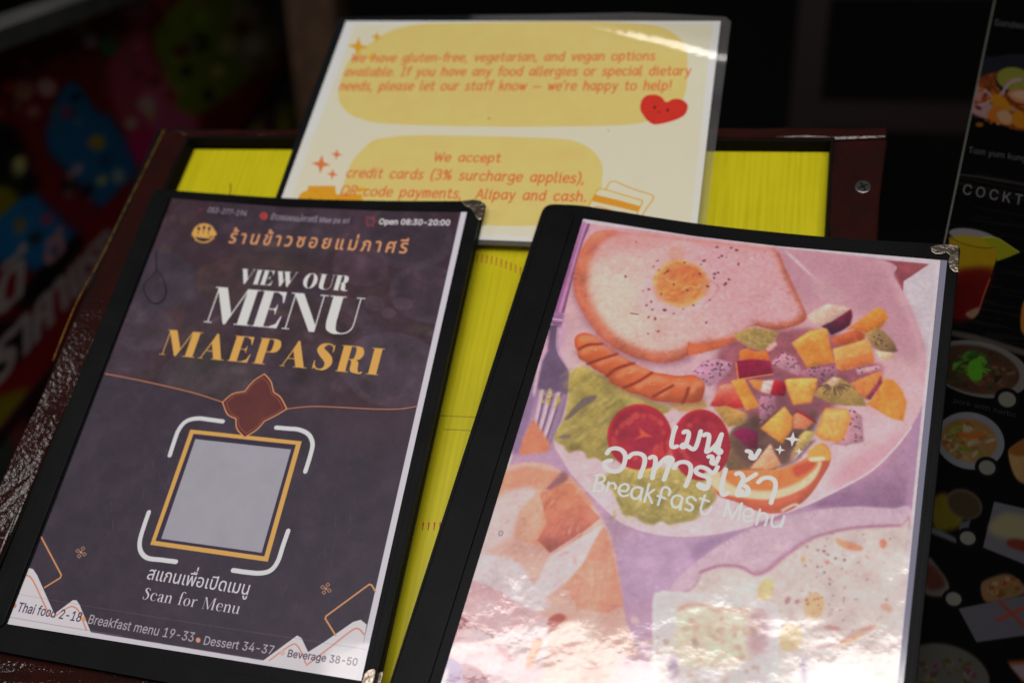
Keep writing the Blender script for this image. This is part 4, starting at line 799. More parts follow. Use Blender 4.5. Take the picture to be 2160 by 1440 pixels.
    for _ in range(50):
        x, y = random.uniform(1020, 1300), random.uniform(520, 900)
        S.line(E((x, y), (x + random.gauss(0, 10), y + random.uniform(20, 90))), 4, random.choice([(188, 126, 116), (218, 172, 154), (196, 140, 130)]), blur=1.4, op=.4)
    P(E((330, 560), (620, 600), (760, 800), (850, 900), (700, 950), (500, 820), (270, 750)), (202, 194, 206), blur=4.2, tex=.04)
    P(E((290, 745), (400, 760), (500, 802), (620, 880), (720, 940), (830, 1000), (720, 1060), (470, 1115), (330, 1045), (215, 960)), (198, 164, 176), blur=1.4, tex=.05)
    P(E((820, 1030), (860, 980), (920, 958), (965, 990), (900, 1040), (850, 1052)), (172, 96, 92), blur=2.4)
    P(E((205, 960), (300, 1022), (400, 1085), (475, 1112), (360, 1152), (170, 1165)), (154, 88, 102), blur=1.4, grad=((970, 1330), (1030, 1350), (124, 84, 106)))
    P(E((470, 1112), (700, 1060), (830, 1005), (800, 1330), (560, 1280), (500, 1160)), (204, 186, 196), blur=4.2, tex=.04)
    P(E((120, 1170), (300, 1160), (470, 1162), (560, 1262), (800, 1335), (700, 1500), (440, 1445), (400, 1345), (300, 1312), (100, 1275)), (206, 170, 184), blur=2.4, tex=.05)
    P(E((150, 1175), (300, 1180), (420, 1200), (300, 1235), (130, 1230)), (214, 192, 202), blur=4.2)
    P(E((470, 1170), (560, 1200), (575, 1280), (500, 1230)), (178, 126, 136), blur=2.4)
    P(E((740, 1150), (803, 1150), (762, 1250), (712, 1342), (680, 1312)), (214, 152, 124), blur=1.4)
    P(E((120, 1275), (250, 1318), (330, 1500), (100, 1500)), (132, 98, 158), blur=2.4)
    P(E((245, 1318), (330, 1325), (410, 1400), (450, 1500), (280, 1500)), (144, 78, 104), blur=2.4)
    S.oval(908, 1425, 38, 38, (198, 196, 208), blur=3.5)
    for _ in range(420):
        x, y = random.uniform(930, 1310), random.uniform(1000, 1430)
        if x < 1240 - (y - 470) * .31 or x > 1300 + (y - 1100) * .05:
            continue
        S.oval(x, y, random.uniform(2, 9), random.uniform(1, 3), random.choice([(222, 200, 200), (196, 150, 144), (214, 180, 176), (178, 132, 136), (226, 212, 214)]), rot=random.uniform(-1.4, .2), blur=1.4, op=.28)
    # plate of omelette, lower right
    p2 = F((380, 772), (460, 670), (560, 580), (650, 510), (750, 442), (850, 385), (950, 332), (1070, 285), (1200, 242), (1350, 205), (1500, 182), (1650, 168), (1800, 165), (2000, 178), (2140, 200), (2200, 700), (2000, 1700), (300, 1700), (330, 1000))
    P(p2, (194, 172, 194), blur=1.5, tex=.03)
    for k in range(70):
        t = k / 69
        q = np.array(smooth(F((560, 580), (750, 442), (950, 332), (1200, 242), (1500, 182), (1800, 165), (2100, 195)), False, 12))
        x, y = q[int(t * (len(q) - 1))]
        S.line([(x, y + 2), (x + 3, y + random.uniform(5, 10))], 2, random.choice([(160, 124, 156), (206, 190, 204)]), op=.55, blur=.7)
    S.line(F((1200, 235), (1100, 270), (1000, 300)), 10, (150, 108, 136), blur=4, op=.8)
    omel = F((560, 740), (600, 660), (640, 625), (760, 592), (900, 602), (1010, 655), (1110, 612), (1180, 550), (1260, 492), (1380, 410), (1500, 365), (1650, 330), (1800, 312), (2050, 302), (2130, 330), (2100, 1700), (400, 1700), (420, 900))
    P(omel, (204, 194, 198), blur=1.5, tex=.04, edge=((168, 122, 150), 5, .8))
    S.line(F((600, 640), (640, 622), (760, 588), (900, 598), (1010, 652), (1110, 608), (1180, 546), (1260, 488), (1380, 405), (1500, 360), (1650, 325), (1800, 308), (2050, 298)), 6, (166, 118, 148), blur=1.6)
    S.line(F((1010, 650), (1110, 605), (1180, 543), (1260, 480), (1400, 395)), 14, (180, 140, 168), blur=4, op=.7)
    for x, y, rx, ry, r, c in ((1700, 450, 26, 8, .25, (206, 140, 112)), (1630, 425, 16, 6, .6, (212, 158, 130)), (1930, 430, 8, 10, 0, (200, 132, 108)), (1080, 770, 16, 24, .3, (214, 186, 136)), (1430, 880, 22, 28, .2, (212, 176, 136)), (1260, 1110, 26, 30, .4, (212, 186, 148)), (1350, 545, 5, 6, 0, (204, 160, 120)), (1525, 565, 5, 4, 0, (206, 120, 120)), (1700, 1120, 34, 6, -.5, (212, 168, 130)),
                               (1830, 1040, 16, 5, -.3, (196, 142, 130)), (1560, 1040, 18, 5, .1, (188, 140, 140)), (1950, 890, 12, 8, .3, (206, 160, 150)), (1100, 730, 12, 14, 0, (216, 196, 150)), (1240, 840, 5, 9, .5, (166, 118, 124)), (1310, 850, 4, 6, .8, (160, 112, 124))):
        S.oval(1300 + x / 3.429, 1020 + y / 3.429, rx, ry, c, rot=r, blur=2, op=.9)
    S.line(F((1480, 1180), (1600, 1150), (1720, 1080), (1850, 1020)), 7, (190, 150, 156), blur=2.5, op=.8)
    S.dots(60, (1690, 1110, 1890, 1400), 2.4, (150, 112, 128), blur=.7, op=.6)
    S.dots(70, (1600, 1150, 1880, 1420), 5, (214, 176, 170), blur=2, op=.4)
    S.dots(26, (1700, 1150, 1790, 1300), 2.6, (120, 88, 108), blur=.6, op=.7)
    # white square dish in front
    P(F((262, 840), (280, 790), (330, 772), (700, 800), (1100, 850), (1165, 875), (1195, 1000), (1160, 1300), (1100, 1700), (260, 1700)), (206, 200, 210), sm=False, blur=2, edge=((222, 216, 222), 8, .6))
    P(F((430, 930), (470, 870), (700, 870), (1000, 925), (960, 1100), (900, 1300), (420, 1300), (430, 1050)), (208, 198, 184), blur=7, tex=.06)
    S.line(F((450, 905), (540, 870), (660, 885), (720, 915), (840, 905), (960, 930)), 9, (198, 154, 148), blur=3, op=.8)
    P(F((970, 940), (1090, 930), (1080, 1200), (960, 1200)), (184, 156, 168), blur=7, op=.9)
    S.dots(110, (1330, 1300, 1600, 1450), 7, (206, 182, 166), blur=2.5, op=.5)
    P(F((60, 1270), (160, 1262), (130, 1350), (90, 1345)), (150, 108, 122), blur=4)
    P(F((390, 1240), (440, 1245), (440, 1400), (380, 1420)), (166, 150, 178), blur=4); P(F((1335, 1260), (1390, 1262), (1380, 1440), (1330, 1440)), (176, 166, 190), blur=4)
    S.line(F((1350, 1280), (1362, 1420)), 9, (140, 124, 152), blur=2.5)
    P(F((0, 1290), (240, 1260), (250, 1700), (0, 1700)), (190, 168, 184), blur=8, op=.8)
    S.line([(1053, 1122), (1056, 1119.5), (1060, 1121), (1060, 1126), (1057, 1129), (1053, 1127)], 2.2, (132, 112, 134), closed=True)
    S.oval(1021, 1115, 3, 2, (70, 60, 70))
    # the picture's own white margin
    P([(1226, 458), (1990, 545), (1988, 557), (1640, 521.5), (1237, 471)], (196, 191, 206), sm=False)
    P([(1976, 556), (1990, 548), (1880, 1620), (1868, 1620)], (197, 192, 206), sm=False)
    S.img *= (1 + 0.012 * S.n1 + 0.02 * S.n2)[..., None]
    S.img *= np.array([1.025, 0.985, 0.955], np.float32)
    S.img[:] = 0.62 + (S.img - 0.62) * 1.07
    S.soften(1)
    # lettering
    T = sheet_view(1240, 880, 4.696)
    WH = (210, 214, 224)
    th = [[(872, 95), (850, 150), (832, 230), (830, 280), (850, 295), (882, 285)],
          [(950, 150), (960, 138), (990, 140), (1000, 170), (985, 230), (965, 285), (940, 295), (930, 280), (955, 265), (1000, 290), (1040, 315), (1065, 300), (1090, 240), (1118, 135)],
          [(1150, 178), (1165, 165), (1195, 170), (1200, 210), (1185, 290), (1175, 340), (1215, 320), (1260, 280), (1290, 240), (1325, 165)], [(1325, 170), (1300, 260), (1285, 330), (1300, 355), (1320, 340), (1300, 318), (1262, 330)],
          [(1195, 388), (1225, 385), (1235, 410), (1225, 445), (1255, 460), (1275, 440), (1295, 395)],
          [(190, 355), (215, 320), (265, 305), (320, 315), (360, 350), (372, 400), (355, 470), (320, 520), (270, 535), (215, 525), (175, 495), (165, 455), (185, 435), (230, 425)],
          [(405, 395), (440, 362), (490, 355), (540, 370), (565, 410), (555, 480), (530, 540), (515, 590)],
          [(615, 400), (640, 388), (665, 400), (670, 440), (655, 520), (640, 600)], [(655, 520), (700, 470), (760, 410), (800, 395), (835, 410), (830, 440), (800, 450), (775, 430), (790, 405)], [(820, 450), (795, 500), (775, 560), (755, 615)],
          [(855, 500), (890, 455), (940, 440), (990, 450), (1020, 490), (1015, 560), (990, 630), (970, 678)],
          [(1285, 490), (1260, 535), (1225, 545), (1180, 510), (1120, 490), (1075, 510), (1075, 545), (1120, 570), (1180, 590), (1200, 620), (1190, 680), (1170, 705), (1120, 695), (1095, 670), (1110, 660), (1150, 680)],
          [(1365, 515), (1345, 590), (1325, 700), (1330, 755), (1355, 765), (1385, 745)],
          [(1470, 560), (1500, 550), (1530, 570), (1540, 610), (1520, 650), (1490, 720), (1480, 765), (1530, 765), (1580, 760), (1590, 720), (1575, 690), (1540, 670)], [(1530, 640), (1570, 620), (1620, 590), (1665, 560)],
          [(1575, 332), (1605, 340), (1620, 365), (1612, 395), (1645, 405), (1672, 370), (1700, 325)],
          [(1690, 640), (1730, 605), (1790, 595), (1840, 615), (1860, 660), (1850, 730), (1830, 790), (1815, 845)]]
    for s in th:
        S.line(T(*s), 13.5, WH, sm=True)
    S.oval(*T((1508, 735))[0], 9, 7, WH)
    br = [[(100, 570), (80, 640), (55, 730)], [(80, 575), (130, 565), (165, 590), (160, 625), (120, 645), (90, 648)], [(100, 648), (145, 660), (150, 700), (120, 725), (60, 728)],
          [(205, 640), (195, 690), (182, 735)], [(195, 690), (220, 655), (255, 650), (275, 680), (270, 705)],
          [(310, 720), (375, 730), (405, 690), (380, 660), (340, 665), (310, 700), (310, 745), (345, 778), (395, 770)],
          [(530, 700), (490, 690), (445, 710), (430, 760), (450, 800), (490, 800), (525, 760), (540, 705)], [(538, 710), (525, 770), (520, 820)],
          [(605, 660), (585, 740), (560, 835)], [(655, 715), (580, 770)], [(600, 765), (635, 845)],
          [(800, 770), (815, 730), (790, 695), (750, 695), (730, 730), (715, 800), (695, 865)], [(690, 775), (765, 800)],
          [(930, 790), (895, 770), (850, 785), (830, 830), (845, 880), (885, 890), (920, 850), (938, 795)], [(936, 800), (922, 860), (915, 910)],
          [(1070, 820), (1030, 785), (985, 800), (985, 840), (1025, 865), (1040, 895), (1015, 920), (965, 905)],
          [(1160, 770), (1140, 830), (1120, 900), (1130, 945), (1165, 955), (1205, 930), (1225, 885)], [(1110, 800), (1200, 830)],
          [(1345, 980), (1370, 900), (1385, 825)], [(1385, 825), (1400, 910), (1425, 1000)], [(1425, 1000), (1475, 920), (1525, 850)], [(1525, 850), (1510, 930), (1490, 1015)],
          [(1545, 970), (1610, 980), (1635, 940), (1610, 905), (1565, 910), (1540, 955), (1545, 1005), (1580, 1030), (1625, 1015)],
          [(1705, 910), (1690, 980), (1670, 1060)], [(1690, 980), (1730, 945), (1770, 960), (1775, 1000), (1755, 1070)],
          [(1835, 970), (1820, 1030), (1830, 1075), (1870, 1080), (1910, 1060), (1940, 1000)], [(1945, 975), (1930, 1040), (1910, 1085)]]
    for s in br:
        S.line(T(*s), 7.0, (206, 212, 222), sm=True, op=.92)
    S.star(*T((2028, 215))[0], 17, (220, 224, 234)); S.star(*T((1903, 320))[0], 11.5, (220, 224, 234)); S.star(*T((2092, 335))[0], 8, (220, 224, 234))
    return S

# ---- the laminated notice
Q3 = [(730, 45), (1520, 45), (1465, 523), (568, 488)]
def paint_notice():
    S = Sheet(Q3, 1500, 1030, (200, 198, 214), gain=1.27)
    G = sheet_view(580, 0, 2.16)
    S.poly([(748, 51), (1505, 51), (1452, 512), (592, 477)], (203, 189, 168), sm=False, blur=1.5)
    S.poly([(680, 250), (1500, 240), (1460, 500), (600, 470)], (201, 187, 166), blur=40, op=.6)
    YL = (210, 174, 104)
    S.poly(G((440, 195), (500, 155), (580, 125), (700, 108), (1000, 103), (1300, 100), (1600, 105), (1760, 125), (1850, 180), (1876, 240), (1880, 330), (1868, 430), (1835, 480), (1780, 522), (1700, 553), (1550, 572), (1100, 578), (700, 572), (480, 562), (400, 545), (340, 520), (302, 480), (289, 440), (292, 400), (330, 290), (390, 225)), YL, tex=.008)
    S.poly(G((420, 660), (480, 632), (640, 617), (1000, 622), (1280, 632), (1380, 648), (1450, 690), (1490, 750), (1490, 830), (1478, 960), (1440, 1010), (1200, 1028), (900, 1022), (300, 965), (292, 900), (312, 840), (350, 740)), YL, tex=.008)
    for x, y, r, c in ((378, 213, 22, (204, 142, 24)), (463, 170, 13, (204, 142, 24)), (437, 262, 11, (206, 150, 40)), (210, 748, 21, (198, 106, 56)), (281, 704, 12.5, (198, 106, 56)), (262, 794, 12.5, (198, 106, 56))):
        S.star(580 + x / 2.16, y / 2.16, r, c)
    S.poly(G((1665, 500), (1668, 465), (1690, 438), (1730, 432), (1762, 444), (1782, 466), (1815, 452), (1850, 454), (1876, 472), (1880, 495), (1862, 528), (1810, 552), (1735, 568), (1700, 552), (1678, 525)), (182, 42, 30), tex=.02)
    for x, y in ((1730, 490), (1789, 503)):
        S.oval(580 + x / 2.16, y / 2.16, 3.0, 3.0, (66, 20, 20))
    S.line(G((1744, 508), (1750, 514), (1757, 510)), 2, (66, 20, 20))
    # coins
    H = sheet_view(600, 380, 7.714)
    CO = (206, 140, 26); CD = (204, 116, 20)
    for q in (((395, 95), (825, 95), (850, 340), (380, 340)), ((800, 230), (1265, 235), (1260, 420), (780, 420)), ((1180, 130), (1345, 135), (1320, 170), (1180, 200))):
        S.poly(H(*q), CO, sm=False)
    S.oval(600 + 420 / 7.714, 380 + 300 / 7.714, 24, 17, CO); S.oval(600 + 430 / 7.714, 380 + 310 / 7.714, 16, 11, (196, 138, 30))
    S.line(ellipse(600 + 420 / 7.714, 380 + 300 / 7.714, 24, 17), 2.4, CD, sm=False, closed=True)
    for q in (((400, 110), (820, 110)), ((420, 170), (830, 178)), ((590, 240), (840, 250)), ((810, 295), (1260, 300)), ((800, 250), (1260, 250)), ((395, 95), (380, 180))):
        S.line(H(*q), 3, CD)
    S.line(H((425, 280), (410, 310), (430, 340)), 3, (120, 70, 10))
    # cards
    K = sheet_view(1220, 370, 8.308)
    S.line(K((480, 245), (530, 150), (570, 112), (640, 108), (700, 130), (950, 235), (1200, 315), (1290, 345), (1315, 385), (1290, 450), (1180, 600), (1090, 760)), 4, CO)
    S.poly(K((300, 310), (370, 245), (490, 255), (780, 340), (1050, 420), (1110, 445), (1120, 480), (1000, 760), (100, 700)), (200, 186, 158), sm=False)
    S.line(K((170, 560), (290, 330), (330, 260), (390, 240), (490, 255), (780, 340), (1050, 420), (1115, 445), (1115, 490), (1080, 560), (1000, 740)), 4, CO)
    S.poly(K((285, 330), (350, 350), (720, 440), (1085, 540), (1045, 640), (720, 560), (235, 450)), (206, 132, 34), sm=False)
    S.line(K((300, 545), (400, 560), (640, 630)), 3, CD); S.line(K((690, 680), (720, 645), (800, 645), (890, 680), (910, 720)), 3.5, CD)
    # lettering
    TX = (200, 97, 50)
    for s, a, b, t, sl in (("We have gluten-free, vegetarian, and vegan options", (343, 284), (1730, 274), (346, 256), .12), ("available. If you have any food allergies or special dietary", (312, 347), (1893, 343), (316, 318), .12),
                           ("needs, please let our staff know \u2014 we're happy to help!", (290, 412), (1805, 411), (294, 382), .12), ("We accept", (722, 735), (1025, 739), (724, 706), .08),
                           ("credit cards (3% surcharge applies),", (322, 807), (1408, 834), (326, 775), .08), ("QR code payments,  Alipay and cash.", (295, 889), (1418, 918), (299, 857), .08)):
        S.pen(PEN, s, G(a)[0], G(b)[0], G(t)[0], 5.6 if a[1] < 500 else 5.8, TX, slant=sl * .3, up=108)
    S.oval(580 + 975 / 2.16, 540 / 2.16, 2, 1.5, (90, 80, 60)); S.oval(580 + 1520 / 2.16, 595 / 2.16, 1.5, 1.2, (120, 100, 80))
    S.img *= (1 + 0.004 * S.n1)[..., None]
    return S

# ---- the black picture menu on the right
Q4 = [(2104, -20), (2404, 30), (2310, 1640), (1792, 1480)]
def paint_picture_menu():
    S = Sheet(Q4, 700, 2060, (6, 5, 6), gain=0.72)
    U = sheet_view(1960, 0, 4); V = sheet_view(1960, 340, 3.79); X = sheet_view(1960, 660, 3.6); Y = sheet_view(1940, 1040, 3.6)
    P = S.poly
    for _ in range(120):                                                   # printed wood grain
        x, y = random.uniform(1900, 2150), random.uniform(360, 720)
        L = random.uniform(30, 160)
        S.line([(x, y), (x + L * .5, y + L * .09), (x + L, y + L * .17)], random.uniform(1, 3.5), random.choice([(36, 30, 28), (8, 7, 8), (48, 40, 36)]), blur=1, op=.6)
    GR = (96, 94, 94)
    S.text(SANS, 'Sandwich', (2096, 53.5), (2160, 61.5), (2097.5, 40.5), GR, up=509, upto=6)
    # soup in a dark bowl
    P(U((450, 520), (560, 480), (800, 455), (1500, 480), (1500, 1160), (800, 1106), (600, 1052), (470, 1004), (356, 945)), (26, 28, 36), blur=2)
    soup = U((356, 945), (385, 800), (402, 700), (425, 655), (560, 612), (800, 575), (1500, 600), (1500, 1140), (800, 1104), (640, 1062), (480, 1003))
    P(soup, (118, 52, 22), blur=1.5, tex=.2, fine=.15)
    for _ in range(60):
        x, y = random.uniform(400, 1100), random.uniform(720, 1060)
        S.oval(1960 + x / 4, y / 4, random.uniform(3, 12), random.uniform(2, 6), random.choice([(150, 86, 26), (160, 120, 90), (96, 30, 22), (170, 100, 30), (120, 60, 20), (150, 110, 110)]), rot=random.uniform(-1, 1), blur=1, op=.8)
    P(U((356, 945), (370, 890), (450, 870), (540, 890), (520, 960), (480, 1000)), (150, 116, 118), blur=1.5); S.oval(1960 + 415 / 4, 910 / 4, 8, 4, (90, 30, 26), rot=.4, blur=1)
    P(U((385, 830), (405, 760), (440, 800), (430, 860)), (160, 110, 108), blur=1.5)
    S.line(U((470, 765), (525, 810), (520, 850), (430, 890)), 9, (164, 128, 128), blur=1)
    P(U((530, 810), (590, 795), (640, 830), (700, 920), (600, 930), (540, 890)), (168, 108, 22), blur=1.5); P(U((495, 990), (520, 920), (600, 900), (690, 960), (700, 1050), (600, 1045)), (166, 92, 26), blur=1.5)
    P(U((570, 960), (640, 930), (700, 980), (690, 1040), (620, 1040)), (166, 130, 96), blur=2); P(U((700, 1000), (740, 930), (800, 960), (800, 1080), (720, 1060)), (170, 104, 20), blur=1.5)
    P(U((560, 690), (590, 610), (680, 570), (800, 572), (1000, 640), (1000, 800), (700, 790), (600, 760)), (26, 28, 18), blur=1)
    S.oval(1960 + 715 / 4, 668 / 4, 37, 25, (118, 116, 46), rot=.15)
    for k in range(9):
        a = k * .7
        S.line([(1960 + 715 / 4, 668 / 4), (1960 + 715 / 4 + 33 * math.cos(a), 668 / 4 + 22 * math.sin(a))], 1.6, (148, 146, 78), op=.8)
    S.line(ellipse(1960 + 715 / 4, 668 / 4, 36, 24, .15), 2.4, (90, 92, 24), sm=False, closed=True)
    S.line(U((620, 790), (650, 730), (700, 690), (775, 670)), 13, (158, 128, 142), blur=1); P(U((665, 800), (690, 760), (800, 755), (1000, 800), (1000, 880), (760, 870)), (170, 110, 76), blur=2); P(U((690, 800), (800, 765), (960, 810), (800, 840)), (176, 140, 118), blur=2)
    S.text(SANS, 'Tom yum kung', (2041.5, 322), (2155, 339.5), (2044, 309.5), GR, up=509, upto=11)
    S.line([(2010, 367), (2060, 372), (2110, 380), (2165, 390), (2300, 420)], 4, (70, 64, 60), blur=1.2); S.line([(2010, 372), (2300, 428)], 3, (34, 30, 28), blur=1)
    S.text(SANS, 'COCKTAILS', (2028, 408.5), (2157, 433), (2032, 387.5), (112, 112, 112), up=509, upto=5, track=150)
    # two-colour drink
    glass = V((160, 600), (560, 650), (545, 760), (480, 960), (410, 1150), (395, 1190), (330, 1262), (190, 1255), (150, 1000))
    P(glass, (150, 120, 14), sm=False, blur=1, grad=((2030, 560), (2030, 605), (84, 8, 8)), tex=.05)
    P(V((195, 900), (500, 870), (440, 1060), (395, 1190), (330, 1258), (190, 1250)), (84, 8, 10), blur=8, op=.9)
    S.oval(1960 + 350 / 3.79, 340 + 600 / 3.79, 51, 15, (122, 118, 118), rot=.18, blur=.8)
    P(V((200, 610), (250, 595), (400, 605), (560, 640), (550, 690), (300, 660), (200, 630)), (148, 128, 20), blur=1.2)
    S.line(V((165, 605), (250, 650), (400, 690), (520, 690), (570, 665)), 2.2, (70, 46, 10))
    P(V((410, 612), (480, 605), (560, 620), (720, 730), (640, 765), (540, 800), (530, 700)), (128, 128, 20), sm=False, blur=1); S.line(V((420, 612), (480, 607), (560, 622), (720, 728)), 3, (160, 164, 60))
    S.line(V((485, 940), (440, 1060), (405, 1170)), 5, (150, 70, 50), blur=1.2); P(V((290, 1215), (400, 1165), (390, 1220), (340, 1258)), (130, 96, 80), blur=1.5)
    P(V((750, 1130), (830, 1130), (830, 1400), (735, 1350)), (150, 90, 30), blur=2)
    P([(1990, 692), (2060, 706), (2165, 738), (2300, 780), (2300, 790), (2160, 750), (1990, 702)], (66, 60, 58), sm=False, blur=1.5)
    # rows of dishes
    def blobs(n, cx, cy, rx, ry, cols):
        for _ in range(n):
            a, r = random.uniform(0, 6.28), math.sqrt(random.random())
            S.oval(cx + rx * r * math.cos(a), cy + ry * r * math.sin(a), random.uniform(4, 13), random.uniform(2.5, 6), random.choice(cols), rot=random.uniform(-1, 1), blur=1, op=.85)
    S.oval(2064, 778, 110, 58, (92, 88, 86), rot=.22, blur=1); S.oval(2058, 779, 94, 50, (58, 40, 28), rot=.2, blur=2, tex=.2)
    blobs(70, 2055, 782, 84, 40, [(66, 44, 28), (82, 56, 34), (40, 26, 20), (92, 66, 44), (36, 44, 20), (70, 34, 24)])
    blobs(46, 2052, 765, 40, 24, [(52, 104, 24), (36, 76, 18), (70, 124, 34), (30, 60, 20)]); P(X((300, 380), (390, 350), (400, 500), (310, 500)), (66, 128, 24), blur=1.5)
    S.oval(2046, 929, 74, 60, (100, 100, 108), rot=.25, blur=1); S.oval(2044, 928, 60, 45, (112, 82, 46), rot=.2, blur=2, tex=.1)
    blobs(60, 2040, 930, 54, 36, [(120, 92, 54), (128, 110, 84), (112, 62, 22), (96, 70, 34), (134, 122, 100), (80, 96, 30)])
    S.line(X((150, 920), (200, 870), (250, 860)), 9, (92, 110, 30), blur=1.5); S.line(X((240, 920), (320, 935), (410, 910)), 13, (140, 72, 24), blur=1.5)
    P(X((600, 1060), (650, 1000), (720, 970), (900, 1000), (900, 1300), (720, 1295), (640, 1220)), (126, 98, 62), blur=2, tex=.1); P(X((600, 1050), (690, 970), (760, 940), (720, 1080)), (110, 66, 26), blur=2)
    P(Y((90, 60), (200, 0), (330, 150), (290, 260), (120, 270)), (86, 74, 14), blur=4, tex=.1); P(Y((80, 250), (150, 270), (280, 340), (280, 380), (80, 300)), (74, 76, 82), sm=False, blur=2)
    P(Y((300, 230), (390, 190), (370, 270), (300, 290)), (66, 70, 76), sm=False, blur=2)
    S.oval(1940 + 340 / 3.6, 1040 + 80 / 3.6, 40, 30, (70, 56, 50), rot=.5, blur=1.5); S.oval(1940 + 340 / 3.6, 1040 + 85 / 3.6, 35, 25, (48, 40, 26), rot=.5, blur=2)
    P(Y((565, 60), (1000, 160), (1000, 620), (480, 410)), (82, 80, 88), sm=False, blur=1.2); P(Y((580, 180), (700, 150), (1000, 240), (1000, 360), (640, 340), (520, 270)), (118, 110, 84), blur=5)
    P(Y((660, 370), (740, 345), (1000, 420), (1000, 480), (720, 420)), (92, 36, 28), blur=2)
    P(Y((50, 480), (150, 570), (225, 700), (180, 780), (20, 740)), (78, 74, 72), blur=2); P(Y((40, 540), (140, 580), (190, 700), (60, 720)), (72, 36, 28), blur=3, tex=.2)
    P(Y((465, 690), (560, 630), (680, 612), (790, 690), (800, 760), (520, 830)), (104, 76, 52), blur=2); blobs(24, 1940 + 640 / 3.6, 1040 + 705 / 3.6, 36, 18, [(120, 70, 34), (90, 50, 24), (80, 80, 30), (130, 104, 80)])
    P(Y((292, 872), (1000, 730), (1000, 1050), (432, 1128)), (76, 74, 82), sm=False, blur=.8)
    S.line(Y((590, 960), (720, 900), (1000, 770)), 8, (120, 50, 44), blur=1); S.line(Y((610, 825), (720, 930), (900, 1120)), 8, (112, 48, 44), blur=1)
    S.oval(1995, 1420, 95, 62, (70, 66, 62), rot=.3, blur=1.5); blobs(40, 1990, 1425, 74, 40, [(58, 50, 24), (92, 22, 76), (86, 82, 70), (70, 44, 24), (54, 58, 30)])
    P(Y((660, 1270), (1000, 1250), (1000, 1400), (790, 1440)), (110, 52, 26), sm=False, blur=1.5); P(Y((680, 1300), (1000, 1280), (900, 1400), (780, 1410)), (112, 100, 112), sm=False, blur=1.5)
    S.oval(1840, 1180, 60, 46, (90, 86, 88), rot=.3); S.oval(1850, 1330, 70, 50, (86, 84, 88), rot=.3)
    for x, y, r in ((1960 + 592 / 3.6, 660 + 655 / 3.6, 19), (1960 + 440 / 3.6, 660 + 1172 / 3.6, 18), (1940 + 365 / 3.6, 1040 + 338 / 3.6, 17), (1940 + 258 / 3.6, 1040 + 800 / 3.6, 17)):
        S.oval(x, y, r * 1.45, r * 1.25, (10, 9, 12), rot=.3, blur=1); S.oval(x, y, r, r * .86, (100, 98, 90), rot=.3, blur=1)
    S.text(SANS, 'pork with herbs', (2010, 848), (2143, 880), (2012, 838), (50, 49, 50), up=509)
    return S

